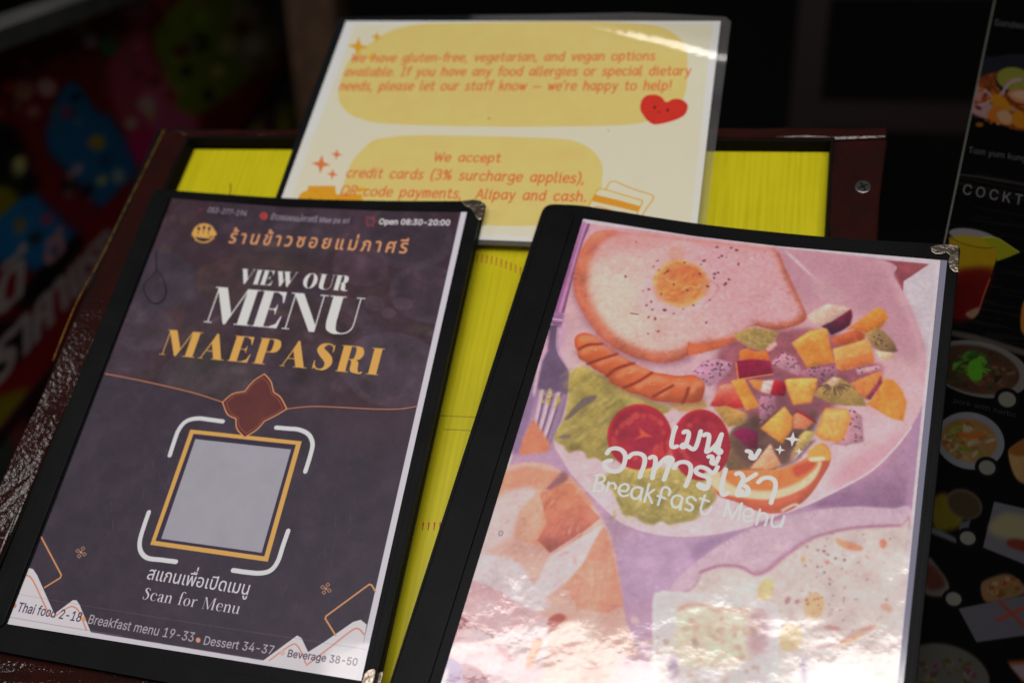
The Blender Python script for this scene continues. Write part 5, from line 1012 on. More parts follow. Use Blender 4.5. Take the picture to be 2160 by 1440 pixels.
# ---- the colourful board at the left
Q5 = [(-45, 116), (480, -60), (628, 118), (-45, 965)]
def paint_street_board():
    S = Sheet(Q5, 700, 620, (74, 9, 13), gain=2.0)
    P = S.poly
    P([(-40, 160), (120, 130), (260, 40), (340, 0), (300, 130), (150, 220), (-40, 290)], (70, 12, 12), blur=5)
    P([(230, 130), (300, 60), (330, 130), (420, 300), (430, 380), (330, 330), (250, 250)], (108, 40, 56), blur=6)
    P([(300, 190), (380, 150), (420, 260), (350, 320)], (130, 52, 76), blur=5); P([(260, 290), (330, 280), (350, 360), (300, 360)], (128, 14, 64), blur=4)
    P([(330, 60), (430, -30), (560, -50), (600, 60), (560, 130), (470, 210), (390, 240), (350, 160)], (70, 80, 14), blur=5)
    P([(500, 0), (590, -40), (590, 110), (520, 150), (490, 90)], (96, 78, 66), blur=7, op=.8)
    P([(95, 290), (150, 170), (210, 240), (230, 240), (290, 360), (250, 440), (190, 420), (170, 390)], (12, 62, 92), blur=3)
    P([(-40, 470), (60, 400), (150, 480), (190, 500), (90, 590), (60, 560), (-40, 540)], (14, 66, 100), blur=3)
    P([(-40, 270), (30, 270), (70, 350), (80, 400), (20, 420), (-40, 430)], (8, 8, 10), blur=4)
    P([(-40, 400), (20, 390), (40, 420), (-40, 480)], (76, 70, 10), blur=3)
    S.oval(42, 348, 16, 22, (120, 112, 70), blur=3)
    for x, y, r, c in ((190, 85, 16, (150, 118, 122)), (165, 45, 24, (96, 84, 16)), (230, 95, 22, (20, 80, 34)), (290, 10, 46, (110, 30, 40)), (290, 10, 28, (150, 84, 88)), (100, 185, 20, (128, 100, 92)), (50, 190, 24, (110, 78, 64)), (20, 180, 14, (120, 40, 36)), (70, 235, 16, (110, 70, 60)), (205, 300, 18, (110, 90, 30)), (215, 380, 10, (150, 132, 60)), (250, 370, 14, (110, 108, 100)), (165, 355, 11, (130, 96, 110)), (140, 235, 16, (84, 44, 64)), (160, 205, 10, (10, 14, 20)), (145, 390, 18, (26, 22, 20)), (185, 400, 14, (16, 16, 18)), (45, 470, 16, (90, 70, 40)), (100, 460, 14, (110, 40, 60)), (75, 500, 14, (30, 24, 20)), (420, 90, 22, (26, 34, 12)), (460, 150, 16, (120, 110, 60)), (430, 40, 20, (90, 104, 30)), (395, 150, 14, (26, 20, 12)), (440, 200, 14, (20, 26, 24)), (510, 60, 18, (60, 20, 16)), (540, 95, 22, (130, 116, 96)), (380, 110, 16, (60, 20, 14)), (310, 220, 18, (140, 108, 100)), (318, 240, 10, (150, 110, 60)), (275, 260, 12, (150, 120, 124)), (480, 100, 18, (110, 100, 70)), (360, 200, 14, (100, 30, 34)), (330, 170, 12, (70, 20, 20))):
        S.oval(x, y, r, r, c, blur=2.5, op=.9)
    for _ in range(150):
        x, y = random.uniform(-30, 590), random.uniform(-40, 520)
        S.oval(x, y, random.uniform(3, 12), random.uniform(3, 9), random.choice([(120, 40, 50), (140, 110, 100), (30, 70, 40), (90, 80, 30), (16, 14, 16), (150, 60, 90), (40, 20, 24), (110, 100, 96)]), rot=random.uniform(0, 3), blur=1.5, op=.6)
    P([(-45, 620), (100, 560), (250, 400), (330, 330), (420, 330), (628, 118), (640, 200), (100, 900), (-45, 1000)], (84, 8, 14), sm=False, blur=3)
    P([(40, 620), (150, 500), (175, 520), (80, 640)], (8, 6, 8), blur=4); P([(-40, 690), (40, 670), (90, 700), (-20, 790)], (10, 7, 9), blur=4)
    WH = (104, 94, 94)
    S.text(THAI, '\u0e14\u0e35', (-14, 672), (58, 606), (-20, 600), WH, up=380, bold=2.2)
    S.text(THAI, '\u0e23\u0e32\u0e04\u0e32\u0e41\u0e23\u0e07', (-10, 812), (186, 590), (-18, 738), WH, up=380, bold=2.2, upto=5)
    S.text(THAI, '\u0e14\u0e35', (98, 560), (140, 520), (86, 532), (110, 80, 84), up=380, bold=2)
    return S

# ------------------------------------------------------------------ materials
def mat(name, col, rough=0.5, metal=0.0, coat=0.0, coat_rough=0.1, spec=0.5, bump=None, vary=None):
    M = bpy.data.materials.new(name); M.use_nodes = True
    nt = M.node_tree; b = nt.nodes['Principled BSDF']
    b.inputs['Base Color'].default_value = (*col, 1)
    b.inputs['Roughness'].default_value = rough
    b.inputs['Metallic'].default_value = metal
    b.inputs['Specular IOR Level'].default_value = spec
    b.inputs['Coat Weight'].default_value = coat
    b.inputs['Coat Roughness'].default_value = coat_rough
    tc = nt.nodes.new('ShaderNodeTexCoord')
    if bump:                                                  # list of (scale, strength, metres, kind)
        prev = None
        for sc, st, dist, kind in bump:
            if kind == 'voronoi':
                t = nt.nodes.new('ShaderNodeTexVoronoi'); t.inputs['Scale'].default_value = sc; out = t.outputs['Distance']
            else:
                t = nt.nodes.new('ShaderNodeTexNoise'); t.inputs['Scale'].default_value = sc; t.inputs['Detail'].default_value = 4; out = t.outputs['Fac']
            nt.links.new(tc.outputs['Object'], t.inputs['Vector'])
            bn = nt.nodes.new('ShaderNodeBump'); bn.inputs['Strength'].default_value = st; bn.inputs['Distance'].default_value = dist
            nt.links.new(out, bn.inputs['Height'])
            if prev: nt.links.new(prev.outputs['Normal'], bn.inputs['Normal'])
            prev = bn
        nt.links.new(prev.outputs['Normal'], b.inputs['Normal'])
        if coat: nt.links.new(prev.outputs['Normal'], b.inputs['Coat Normal'])
    if vary:                                                  # (scale, other colour, how much)
        n = nt.nodes.new('ShaderNodeTexNoise'); n.inputs['Scale'].default_value = vary[0]; n.inputs['Detail'].default_value = 5
        nt.links.new(tc.outputs['Object'], n.inputs['Vector'])
        r = nt.nodes.new('ShaderNodeMapRange'); r.inputs[1].default_value = 0.38; r.inputs[2].default_value = 0.66; r.inputs[4].default_value = vary[2]
        nt.links.new(n.outputs['Fac'], r.inputs[0])
        mx = nt.nodes.new('ShaderNodeMix'); mx.data_type = 'RGBA'
        mx.inputs['A'].default_value = (*col, 1); mx.inputs['B'].default_value = (*vary[1], 1)
        nt.links.new(r.outputs[0], mx.inputs['Factor']); nt.links.new(mx.outputs['Result'], b.inputs['Base Color'])
    return M

def print_mat(name, sheet, rough=0.5, coat=1.0, coat_rough=0.10, wr=((26, 0.5, 0.0012), (130, 0.35, 0.0003)), spec=0.3, scratch=True, ior=1.5):
    "ink on paper under clear plastic: the picture below, the wrinkled gloss above"
    M = bpy.data.materials.new(name); M.use_nodes = True
    nt = M.node_tree; b = nt.nodes['Principled BSDF']
    t = nt.nodes.new('ShaderNodeTexImage'); t.image = sheet.image(name + '_print'); t.interpolation = 'Cubic'; t.extension = 'EXTEND'
    nt.links.new(t.outputs['Color'], b.inputs['Base Color'])
    b.inputs['Roughness'].default_value = rough; b.inputs['Specular IOR Level'].default_value = spec
    b.inputs['Coat Weight'].default_value = coat; b.inputs['Coat Roughness'].default_value = coat_rough; b.inputs['Coat IOR'].default_value = ior
    tc = nt.nodes.new('ShaderNodeTexCoord'); prev = None
    for sc, st, dist in wr:
        n = nt.nodes.new('ShaderNodeTexNoise'); n.inputs['Scale'].default_value = sc; n.inputs['Detail'].default_value = 3
        nt.links.new(tc.outputs['Object'], n.inputs['Vector'])
        bn = nt.nodes.new('ShaderNodeBump'); bn.inputs['Strength'].default_value = st; bn.inputs['Distance'].default_value = dist
        nt.links.new(n.outputs['Fac'], bn.inputs['Height'])
        if prev: nt.links.new(prev.outputs['Normal'], bn.inputs['Normal'])
        prev = bn
    nt.links.new(prev.outputs['Normal'], b.inputs['Coat Normal'])
    if scratch:                                               # worn patches of the sleeve scatter a little more
        n = nt.nodes.new('ShaderNodeTexNoise'); n.inputs['Scale'].default_value = 55; n.inputs['Detail'].default_value = 6
        nt.links.new(tc.outputs['Object'], n.inputs['Vector'])
        r = nt.nodes.new('ShaderNodeMapRange'); r.inputs[1].default_value = 0.35; r.inputs[2].default_value = 0.7
        r.inputs[3].default_value = coat_rough; r.inputs[4].default_value = coat_rough * 1.7
        nt.links.new(n.outputs['Fac'], r.inputs[0]); nt.links.new(r.outputs[0], b.inputs['Coat Roughness'])
    return M

def clear_mat(name, tint, haze):
    M = bpy.data.materials.new(name); M.use_nodes = True
    nt = M.node_tree; b = nt.nodes['Principled BSDF']; o = nt.nodes['Material Output']
    b.inputs['Base Color'].default_value = (*tint, 1); b.inputs['Roughness'].default_value = 0.12
    tr = nt.nodes.new('ShaderNodeBsdfTransparent'); mx = nt.nodes.new('ShaderNodeMixShader'); gl = nt.nodes.new('ShaderNodeBsdfGlossy')
    gl.inputs['Roughness'].default_value = 0.12
    fr = nt.nodes.new('ShaderNodeFresnel'); fr.inputs['IOR'].default_value = 1.5
    mx.inputs[0].default_value = haze
    nt.links.new(tr.outputs[0], mx.inputs[1]); nt.links.new(b.outputs[0], mx.inputs[2])
    m2 = nt.nodes.new('ShaderNodeMixShader'); nt.links.new(fr.outputs[0], m2.inputs[0])
    nt.links.new(mx.outputs[0], m2.inputs[1]); nt.links.new(gl.outputs[0], m2.inputs[2]); nt.links.new(m2.outputs[0], o.inputs['Surface'])
    return M

LEATHER = mat('black_leatherette', (0.0038, 0.0042, 0.005), rough=0.48, spec=0.10, bump=[(1500, 0.35, 0.00015, 'voronoi'), (60, 0.3, 0.0005, 'noise')], vary=(40, (0.0065, 0.007, 0.008), 1))
THREAD = mat('black_thread', (0.006, 0.006, 0.007), rough=0.8, spec=0.2)
WOOD = mat('dark_red_lacquered_wood', (0.030, 0.0062, 0.0045), rough=0.6, spec=0.04, coat=0.6, coat_rough=0.05, bump=[(360, 0.55, 0.0005, 'noise'), (45, 0.5, 0.0015, 'noise')], vary=(45, (0.020, 0.006, 0.005), 1))
GOLDLINE = mat('yellow_edge_line', (0.26, 0.15, 0.012), rough=0.4, bump=[(500, 0.8, 0.0006, 'noise')], vary=(220, (0.05, 0.015, 0.006), 1))
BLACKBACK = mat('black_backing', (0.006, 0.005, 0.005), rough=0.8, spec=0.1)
METAL = mat('aged_brass_plate', (0.40, 0.34, 0.28), rough=0.34, metal=1, bump=[(500, 0.5, 0.0006, 'noise'), (300, 0.5, 0.0006, 'voronoi')], vary=(140, (0.28, 0.22, 0.17), 1))
STEEL = mat('dull_steel', (0.20, 0.195, 0.19), rough=0.35, metal=1)
SLEEVE = clear_mat('cloudy_sleeve_edge', (0.34, 0.33, 0.46), 0.75)
POUCH = clear_mat('clear_laminate', (0.75, 0.72, 0.74), 0.13)
HAIR = mat('dark_hair', (0.012, 0.011, 0.014), rough=0.5)
RED = mat('red_ink', (0.55, 0.05, 0.02), rough=0.5)
INK = mat('olive_ink_line', (0.22, 0.18, 0.01), rough=0.6)
WINE = mat('wine_red_paint', (0.055, 0.006, 0.008), rough=0.5, vary=(8, (0.03, 0.004, 0.006), 1))
GREY = mat('grey_painted_rail', (0.16, 0.16, 0.155), rough=0.6, vary=(12, (0.10, 0.10, 0.10), 1))
BROWN = mat('brown_post_wood', (0.13, 0.065, 0.034), rough=0.65, vary=(20, (0.08, 0.042, 0.022), 1))
CRATE = mat('yellow_plastic', (0.20, 0.17, 0.01), rough=0.5, vary=(15, (0.14, 0.12, 0.01), 1))
RACK = mat('dark_red_stained_wood', (0.016, 0.0035, 0.0025), rough=0.6, vary=(14, (0.010, 0.004, 0.003), 1))
FLOOR = mat('dark_concrete', (0.028, 0.027, 0.025), rough=0.8, vary=(5, (0.016, 0.016, 0.015), 1))
WALL = mat('dark_plaster', (0.014, 0.012, 0.011), rough=0.9, vary=(3, (0.008, 0.007, 0.006), 1))
PANELEDGE = mat('grey_board_edge', (0.10, 0.10, 0.085), rough=0.6)

def corrugated():
    M = mat('yellow_corrugated_plastic', (0.62, 0.53, 0.006), rough=0.38, spec=0.35)
    nt = M.node_tree; b = nt.nodes['Principled BSDF']
    tc = nt.nodes.new('ShaderNodeTexCoord')
    w = nt.nodes.new('ShaderNodeTexWave'); w.bands_direction = 'X'; w.inputs['Scale'].default_value = 78; w.inputs['Distortion'].default_value = 0.15; w.inputs['Detail'].default_value = 1
    nt.links.new(tc.outputs['Object'], w.inputs['Vector'])
    mp = nt.nodes.new('ShaderNodeMapping'); mp.inputs['Scale'].default_value = (420, 14, 1)
    nt.links.new(tc.outputs['Object'], mp.inputs['Vector'])
    n = nt.nodes.new('ShaderNodeTexNoise'); n.inputs['Scale'].default_value = 1; n.inputs['Detail'].default_value = 4
    nt.links.new(mp.outputs[0], n.inputs['Vector'])
    n2 = nt.nodes.new('ShaderNodeTexNoise'); n2.inputs['Scale'].default_value = 22; n2.inputs['Detail'].default_value = 5
    nt.links.new(tc.outputs['Object'], n2.inputs['Vector'])
    a = nt.nodes.new('ShaderNodeMath'); a.operation = 'MULTIPLY_ADD'; a.inputs[1].default_value = 0.09
    nt.links.new(w.outputs['Fac'], a.inputs[0]); nt.links.new(n.outputs['Fac'], a.inputs[2])
    a2 = nt.nodes.new('ShaderNodeMath'); a2.operation = 'MULTIPLY_ADD'; a2.inputs[1].default_value = 0.7
    nt.links.new(n2.outputs['Fac'], a2.inputs[0]); nt.links.new(a.outputs[0], a2.inputs[2])
    cr = nt.nodes.new('ShaderNodeValToRGB')
    cr.color_ramp.elements[0].position = 0.60; cr.color_ramp.elements[0].color = (0.58, 0.51, 0.004, 1)
    cr.color_ramp.elements[1].position = 1.25; cr.color_ramp.elements[1].color = (0.72, 0.63, 0.008, 1)
    cr.color_ramp.elements[1].position = 1.0
    nt.links.new(a2.outputs[0], cr.inputs[0]); nt.links.new(cr.outputs[0], b.inputs['Base Color'])
    bn = nt.nodes.new('ShaderNodeBump'); bn.inputs['Strength'].default_value = 0.06; bn.inputs['Distance'].default_value = 0.0002
    nt.links.new(w.outputs['Fac'], bn.inputs['Height']); nt.links.new(bn.outputs['Normal'], b.inputs['Normal'])
    return M
YELLOW = corrugated()

# ------------------------------------------------------------------ objects: a thing is an Empty with its parts under it
def tag(o, label=None, cat=None, group=None, kind=None):
    if label: o['label'] = label
    if cat: o['category'] = cat
    if group: o['group'] = group
    if kind: o['kind'] = kind
    return o

class Thing:
    "base in mm on the stand-top frame (frame='board') or in metres in the world"
    def __init__(self, name, label, cat, base, frame='board', group=None):
        o = bpy.data.objects.new(name, None); COL.objects.link(o)
        o.empty_display_size = 0.05
        o.matrix_world = (BOARD @ Matrix.Translation(Vector(base) / 1000)) if frame == 'board' else Matrix.Translation(Vector(base))
        self.o, self.base, self.frame = o, Vector(base), frame
        self.inv = o.matrix_world.inverted()
        tag(o, label, cat, group)
    def loc(self, v):
        v = Vector([float(c) for c in v])
        return (v - self.base) / 1000 if self.frame == 'board' else v - self.base
    def part(self, name, bm, material, parent=None, world=False, smooth=False):
        "bm in the thing's frame (mm or m); world: bm in world metres"
        for v in bm.verts:
            v.co = self.inv @ v.co if world else self.loc(v.co)
        return link(name, bm, material, parent or self.o, smooth)

def link(name, bm, material, parent=None, smooth=False):
    bmesh.ops.recalc_face_normals(bm, faces=bm.faces)
    me = bpy.data.meshes.new(name); bm.to_mesh(me); bm.free()
    if smooth:
        for p in me.polygons: p.use_smooth = True
    me.materials.append(material)
    o = bpy.data.objects.new(name, me); COL.objects.link(o)
    if parent: o.parent = parent
    return o

def prism(poly, z0, z1, bevel=0.0, seg=2, bm=None):
    "a flat outline (mm) given thickness"
    out = bm or bmesh.new(); b = bmesh.new()
    lo = [b.verts.new((p[0], p[1], z0)) for p in poly]; hi = [b.verts.new((p[0], p[1], z1)) for p in poly]
    b.faces.new(lo[::-1]); b.faces.new(hi)
    for i in range(len(poly)):
        j = (i + 1) % len(poly); b.faces.new((lo[i], lo[j], hi[j], hi[i]))
    bmesh.ops.recalc_face_normals(b, faces=b.faces)
    if bevel:
        bmesh.ops.bevel(b, geom=b.edges[:], offset=bevel, segments=seg, affect='EDGES', profile=0.5)
    me = bpy.data.meshes.new('t'); b.to_mesh(me); b.free(); out.from_mesh(me); bpy.data.meshes.remove(me)
    return out

def slab(corners, n, thick, bm=None):
    "world quad given thickness along n"
    b = bm or bmesh.new()
    a = [b.verts.new(c) for c in corners]; d = [b.verts.new(Vector(c) + Vector(n) * thick) for c in corners]
    k = len(corners); b.faces.new(a); b.faces.new(d[::-1])
    for i in range(k):
        j = (i + 1) % k; b.faces.new((a[i], d[i], d[j], a[j]))
    return b

def box(x0, y0, z0, x1, y1, z1, bm=None, bevel=0.0):
    return prism([(x0, y0), (x1, y0), (x1, y1), (x0, y1)], z0, z1, bevel, 2, bm)

def flat(pts, z):
    return [tuple(at(x, y, z)[:2]) for x, y in pts]

def rounded(poly, r, n=6):
    out = []
    k = len(poly)
    rs = r if isinstance(r, (list, tuple)) else [r] * k
    for i in range(k):
        p, a, c = Vector(poly[i]), Vector(poly[i - 1]), Vector(poly[(i + 1) % k])
        u, v = (a - p).normalized(), (c - p).normalized()
        for t in np.linspace(0, 1, n):
            q0, q1 = p + u * rs[i], p + v * rs[i]
            q = q0 * (1 - t) ** 2 + p * 2 * t * (1 - t) + q1 * t * t
            out.append((q.x, q.y))
    return out

def ring(outer, inner, z0, z1, bevel=0.5):
    "outline with a hole, given thickness"
    b = bmesh.new()
    def edges(vs): return [b.edges.new((vs[i], vs[(i + 1) % len(vs)])) for i in range(len(vs))]
    o = [b.verts.new((p[0], p[1], z1)) for p in outer]; i_ = [b.verts.new((p[0], p[1], z1)) for p in inner]
    bmesh.ops.triangle_fill(b, edges=edges(o) + edges(i_), use_beauty=True)
    top = b.faces[:]
    r = bmesh.ops.extrude_face_region(b, geom=top)
    vs = [g for g in r['geom'] if isinstance(g, bmesh.types.BMVert)]
    bmesh.ops.translate(b, verts=vs, vec=(0, 0, z0 - z1))
    bmesh.ops.recalc_face_normals(b, faces=b.faces)
    return b

def tube(pts, r, n=6, bm=None):
    b = bm or bmesh.new()
    pts = [Vector(p) for p in pts]; rings = []
    for i, p in enumerate(pts):
        d = (pts[min(i + 1, len(pts) - 1)] - pts[max(i - 1, 0)]).normalized()
        u = d.orthogonal().normalized() if abs(d.z) > .95 else d.cross(Vector((0, 0, 1))).normalized()
        v = d.cross(u)
        rings.append([b.verts.new(p + (u * math.cos(a) + v * math.sin(a)) * r) for a in [k * 2 * math.pi / n for k in range(n)]])
    for a, c in zip(rings, rings[1:]):
        for k in range(n):
            b.faces.new((a[k], a[(k + 1) % n], c[(k + 1) % n], c[k]))
    b.faces.new(rings[0][::-1]); b.faces.new(rings[-1])
    return b

def sheet_mesh(sheet, nx, ny, zfun, where=None):
    "the printed face as a fine grid; zfun gives its height (mm) at a sheet position"
    bm = bmesh.new(); uvl = bm.loops.layers.uv.new('print')
    vs, uv = [], []
    for j in range(ny + 1):
        row = []
        for i in range(nx + 1):
            u, v = i / nx, j / ny
            px, py = apply_h(sheet.hi, [(u * sheet.W, v * sheet.H)])[0]
            p = where(px, py) if where else at(px, py, zfun(px, py))
            row.append(bm.verts.new(p)); uv.append((u, 1 - v))
        vs.append(row)
    bm.verts.index_update()
    for j in range(ny):
        for i in range(nx):
            f = bm.faces.new((vs[j + 1][i], vs[j + 1][i + 1], vs[j][i + 1], vs[j][i]))
            for l in f.loops:
                l[uvl].uv = uv[l.vert.index]
            f.smooth = True
    return bm

def stitches(path, z, step=3.0, ln=2.0, w=0.36, bm=None):
    bm = bm or bmesh.new()
    for (a, c) in zip(path, path[1:]):
        a, c = Vector(a), Vector(c); L = (c - a).length; d = (c - a) / L; nrm = Vector((-d.y, d.x))
        k = int(L / step)
        for i in range(k):
            p = a + d * (i + .5) * L / k
            q = [p - d * ln / 2 - nrm * w / 2, p + d * ln / 2 - nrm * w / 2, p + d * ln / 2 + nrm * w / 2, p - d * ln / 2 + nrm * w / 2]
            prism([(v.x, v.y) for v in q], z - .3, z + .22, 0, 1, bm)
    return bm

def inset(poly, d):
    out = []; k = len(poly)
    c = sum((Vector(p) for p in poly), Vector((0, 0))) / k
    for i in range(k):
        p, a, n = Vector(poly[i]), Vector(poly[i - 1]), Vector(poly[(i + 1) % k])
        def inn(s, e):
            t = (e - s).normalized(); m_ = Vector((-t.y, t.x))
            return m_ if m_.dot(c - s) > 0 else -m_
        n1, n2 = inn(a, p), inn(p, n)
        b = (n1 + n2); b = b / b.dot(n1)
        q = p + b * d; out.append((q.x, q.y))
    return out

# ------------------------------------------------------------------ the setting
fl = bmesh.new(); vs = [fl.verts.new(c) for c in ((-8, -5, 0), (8, -5, 0), (8, 9, 0), (-8, 9, 0))]; fl.faces.new(vs)
tag(link('ground', fl, FLOOR), kind='structure')
wl = box(-5, 4.0, 0, 5, 4.15, 3.2)
tag(link('back_wall', wl, WALL), 'dark unlit plaster wall closing off the back behind everything', 'wall')

# ------------------------------------------------------------------ menu stand
ZF, ZY = -8.0, -20.0
st = Thing('menu_stand', 'dark red lacquered wooden menu stand with a sloping yellow corrugated panel', 'stand', at(330, 1200, -30))
oTL, oTR, oBR, oBL = (345, 273), (1871, 268), (1733, 1790), (-262, 1580)
iTL, iTR, iBR, iBL = (394, 286), (1759, 292), (1690, 1600), (-74, 1340)
def bar(name, quad):
    b = prism(flat(quad, ZF), -32, ZF, 1.6, 3)
    bmesh.ops.subdivide_edges(b, edges=[e for e in b.edges if e.calc_length() > 60], cuts=24, use_grid_fill=True)
    for v in b.verts:
        if v.co.z > -12:
            v.co.z += 0.35 * math.sin(v.co.x * .07 + v.co.y * .05) + random.gauss(0, .12)
            v.co.x += 0.4 * math.sin(v.co.y * .09 + 1); v.co.y += 0.5 * math.sin(v.co.x * .11)
    return st.part(name, b, WOOD)
bar('top_bar', [oTL, oTR, (1871, 292), iTR, iTL])
bar('side_bar', [oTL, iTL, iBL, oBL])
rb = bar('side_bar', [(1871, 294), (1858, 420), oBR, iBR, (1759, 294)])
bar('bottom_bar', [iBL, iBR, oBR, oBL])
st.part('edge_line', tube([at(x, y, ZF - .2) for x, y in smooth([(346, 275), (290, 388), (252, 464), (213, 545), (160, 642), (112, 760)], False)], 0.42, 6), GOLDLINE)  # thin uneven yellow line along the left bar's outer edge
st.part('backing_sheet', prism(flat([(330, 270), (1830, 275), (1720, 1700), (-190, 1460)], -26), -31, -27.5), BLACKBACK)
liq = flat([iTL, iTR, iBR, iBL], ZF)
st.part('recess_shade', ring(inset(liq, -.2), inset(liq, 1.6), -27.4, ZF - 1.0), BLACKBACK)  # added black strip: the shade on the recess walls put in as colour
yp = flat([(398, 315), (1757, 320), (1752, 500), (1700, 1640), (-60, 1420)], ZY)
st.part('yellow_panel', prism(yp, ZY - 4, ZY, 0.3, 1), YELLOW)
mk = bmesh.new(); mk2 = bmesh.new()
for k, x in enumerate(np.linspace(998, 1108, 12)):                     # short red strokes of the print that peeks out between the menus
    y = 536 + (x - 998) ** 2 * .0028
    a, c = at(x, y, ZY)[:2], at(x - 3 + k * .3, y + 17, ZY)[:2]
    d = np.array([.45, 0])
    prism([a - d, a + d, c + d * .6, c - d * .6], ZY + .02, ZY + .12, 0, 1, mk)
for x in (893, 905, 917, 929):
    a, c = at(x, 1101, ZY)[:2], at(x - 2, 1119, ZY)[:2]; d = np.array([.5, 0])
    prism([a - d, a + d, c + d * .4, c - d * .4], ZY + .02, ZY + .12, 0, 1, mk2)
st.part('printed_strokes', mk, RED); st.part('printed_strokes', mk2, RED)
for q in (((925, 876), (1012, 880)), ((935, 905), (1005, 908)), ((1736, 322), (1742, 330))):
    a, c = at(*q[0], ZY)[:2], at(*q[1], ZY)[:2]; d = np.array([0, .22])
    st.part('pressed_line', prism([a - d, c - d, c + d, a + d], ZY + .02, ZY + .1), INK)
# cross-head screw in the right bar
c = at(1820, 395, ZF)
sb = bmesh.new()
for k, (r0, z) in enumerate(((5.2, .3), (4.9, .9), (3.6, 1.6), (1.5, 1.9))):
    pass
prism([(c[0] + 5.0 * math.cos(a), c[1] + 5.0 * math.sin(a)) for a in np.linspace(0, 6.283, 24, endpoint=False)], ZF - 1, ZF + 1.0, 0.7, 3, sb)
sc_ = st.part('screw', sb, STEEL)
cr_ = bmesh.new()
for a in (.5, .5 + math.pi / 2):
    d, n_ = np.array([math.cos(a), math.sin(a)]), np.array([-math.sin(a), math.cos(a)])
    prism([c[:2] - d * 3 - n_ * .55, c[:2] + d * 3 - n_ * .55, c[:2] + d * 3 + n_ * .55, c[:2] - d * 3 + n_ * .55], ZF + .9, ZF + 1.06 + a * .01, 0, 1, cr_)
st.part('cross_slot', cr_, BLACKBACK, sc_)
# legs
for x, y in ((20, 20), (420, 20), (60, 320), (410, 320)):
    p = BOARD @ Vector((x / 1000, y / 1000, -0.033))
    st.part('leg', box(p.x - .018, p.y - .018, 0.001, p.x + .018, p.y + .018, p.z - .012), WOOD, world=True)

# ------------------------------------------------------------------ menus
def menu(label, sheet, matname, outer, radii, page, inner, corners, wr, spine, zwave, back_shift=2.0, ior=1.57):
    o2 = flat(outer, 0.6)
    base = at(outer[-1][0], outer[-1][1], -7.8)
    t = Thing('menu_folder', label, 'menu', base, group='menu folders on the stand')
    sh = [(x + back_shift, y - back_shift * .35) for x, y in flat(outer, -4)]
    t.part('back_cover', prism(rounded(sh, radii), -7.6, -4.4, 0.5, 2), LEATHER)
    t.part('front_cover', prism(rounded(o2, radii), -3.5, -0.55, 0.5, 2), LEATHER)
    inn = flat(inner, 0.6)
    b = ring(rounded(o2, radii), inn, -0.5, 0.75)
    bd = t.part('border', b, LEATHER)
    # stitched seams
    mid = [tuple(np.array(p) * .35 + np.array(q) * .65) for p, q in zip(o2, inn)]
    near = [tuple(np.array(p) * .85 + np.array(q) * .15) for p, q in zip(o2, inn)]
    s = stitches(mid + mid[:1], .75)
    stitches(near[:-1], .75, 2.4, 1.5, .3, s)
    t.part('stitching', s, THREAD, bd)
    # padded spine along the left
    sp = flat(spine, .9)
    q = prism(rounded(sp, 2.0, 4), .4, 1.9, 0.7, 3)
    t.part('spine', q, LEATHER)
    pm = print_mat(matname, sheet, wr=wr[0], coat_rough=wr[1], ior=ior)
    t.part('printed_page', sheet_mesh(sheet, 60, 84, zwave), pm)
    for z0, z1, pts in corners:
        t.part('metal_corner', prism(flat(pts, z1), z0, z1, 0.35, 2), METAL)
    return t

def wave(amp, seed):
    r = random.Random(seed)
    w = [(r.uniform(.006, .02), r.uniform(.006, .02), r.uniform(0, 6), r.uniform(.4, 1)) for _ in range(5)]
    return lambda x, y: 0.05 + amp * sum(a * math.sin(x * u + y * v + p) for u, v, p, a in w) / 3

ZC1 = lambda *p: [(280 + x / 2.769, 380 + y / 2.769) for x, y in p]
ZC8 = lambda *p: [(720 + x / 3.788, 1060 + y / 3.788) for x, y in p]
ZC2 = lambda *p: [(1960 + x / 3.79, 340 + y / 3.79) for x, y in p]
m1 = menu('black menu folder with a purple cover sheet headed View Our Menu', paint_cover(), 'cover_sheet',
          [(326, 399), (600, 419), (830, 424.5), (1019, 424), (774, 1517), (-62, 1361)], [3, 28, 28, 3, 3, 3], Q1, [(362, 417), (600, 436), (820, 444), (986, 446.5), (763, 1437), (14, 1316)],
          [(.7, 1.7, ZC1((1920, 120), (1985, 112), (2030, 118), (2052, 140), (2052, 160), (2036, 226), (2014, 228), (1992, 190), (1980, 165), (1935, 145))),
           (.7, 1.7, ZC8((172, 1398), (185, 1360), (215, 1332), (258, 1320), (272, 1332), (262, 1400), (235, 1500), (130, 1530))),
           (-4.4, -3.0, ZC8((284, 1366), (300, 1350), (326, 1345), (331, 1360), (318, 1420), (290, 1500), (250, 1510)))],
          (((24, 0.25, 0.0006), (140, 0.2, 0.0001)), 0.045), [(329, 402), (359, 417), (9, 1318), (-56, 1358)], wave(.22, 3), ior=1.42)
m2 = menu('black menu folder with a pink breakfast picture sheet and a wide stitched spine', paint_breakfast(), 'breakfast_sheet',
          [(1148, 430), (1225, 433), (1477, 474), (1754, 502), (2023, 517), (1908, 1640), (757, 1640)], [7, 7, 28, 28, 3, 3, 3], Q2, [(1229, 461), (1300, 472), (1465, 497), (1640, 518), (1999, 549), (1888, 1622), (898, 1542)],
          [(.7, 1.8, ZC2((10, 682), (60, 668), (170, 660), (220, 664), (238, 690), (236, 880), (205, 885), (165, 855), (152, 790), (165, 750), (140, 728), (110, 738), (50, 742), (18, 718)))],
          (((9, 0.7, 0.006), (38, 0.5, 0.0011), (95, 0.30, 0.0006), (300, 0.2, 0.0002)), 0.095), [(1158, 438), (1212, 455), (868, 1560), (772, 1600)], wave(.3, 8), 1.0)
m2.part('plastic_sleeve', prism(flat([(1984, 547), (1998, 549.5), (1887, 1620), (1875, 1620)], .3), .25, .4), SLEEVE)

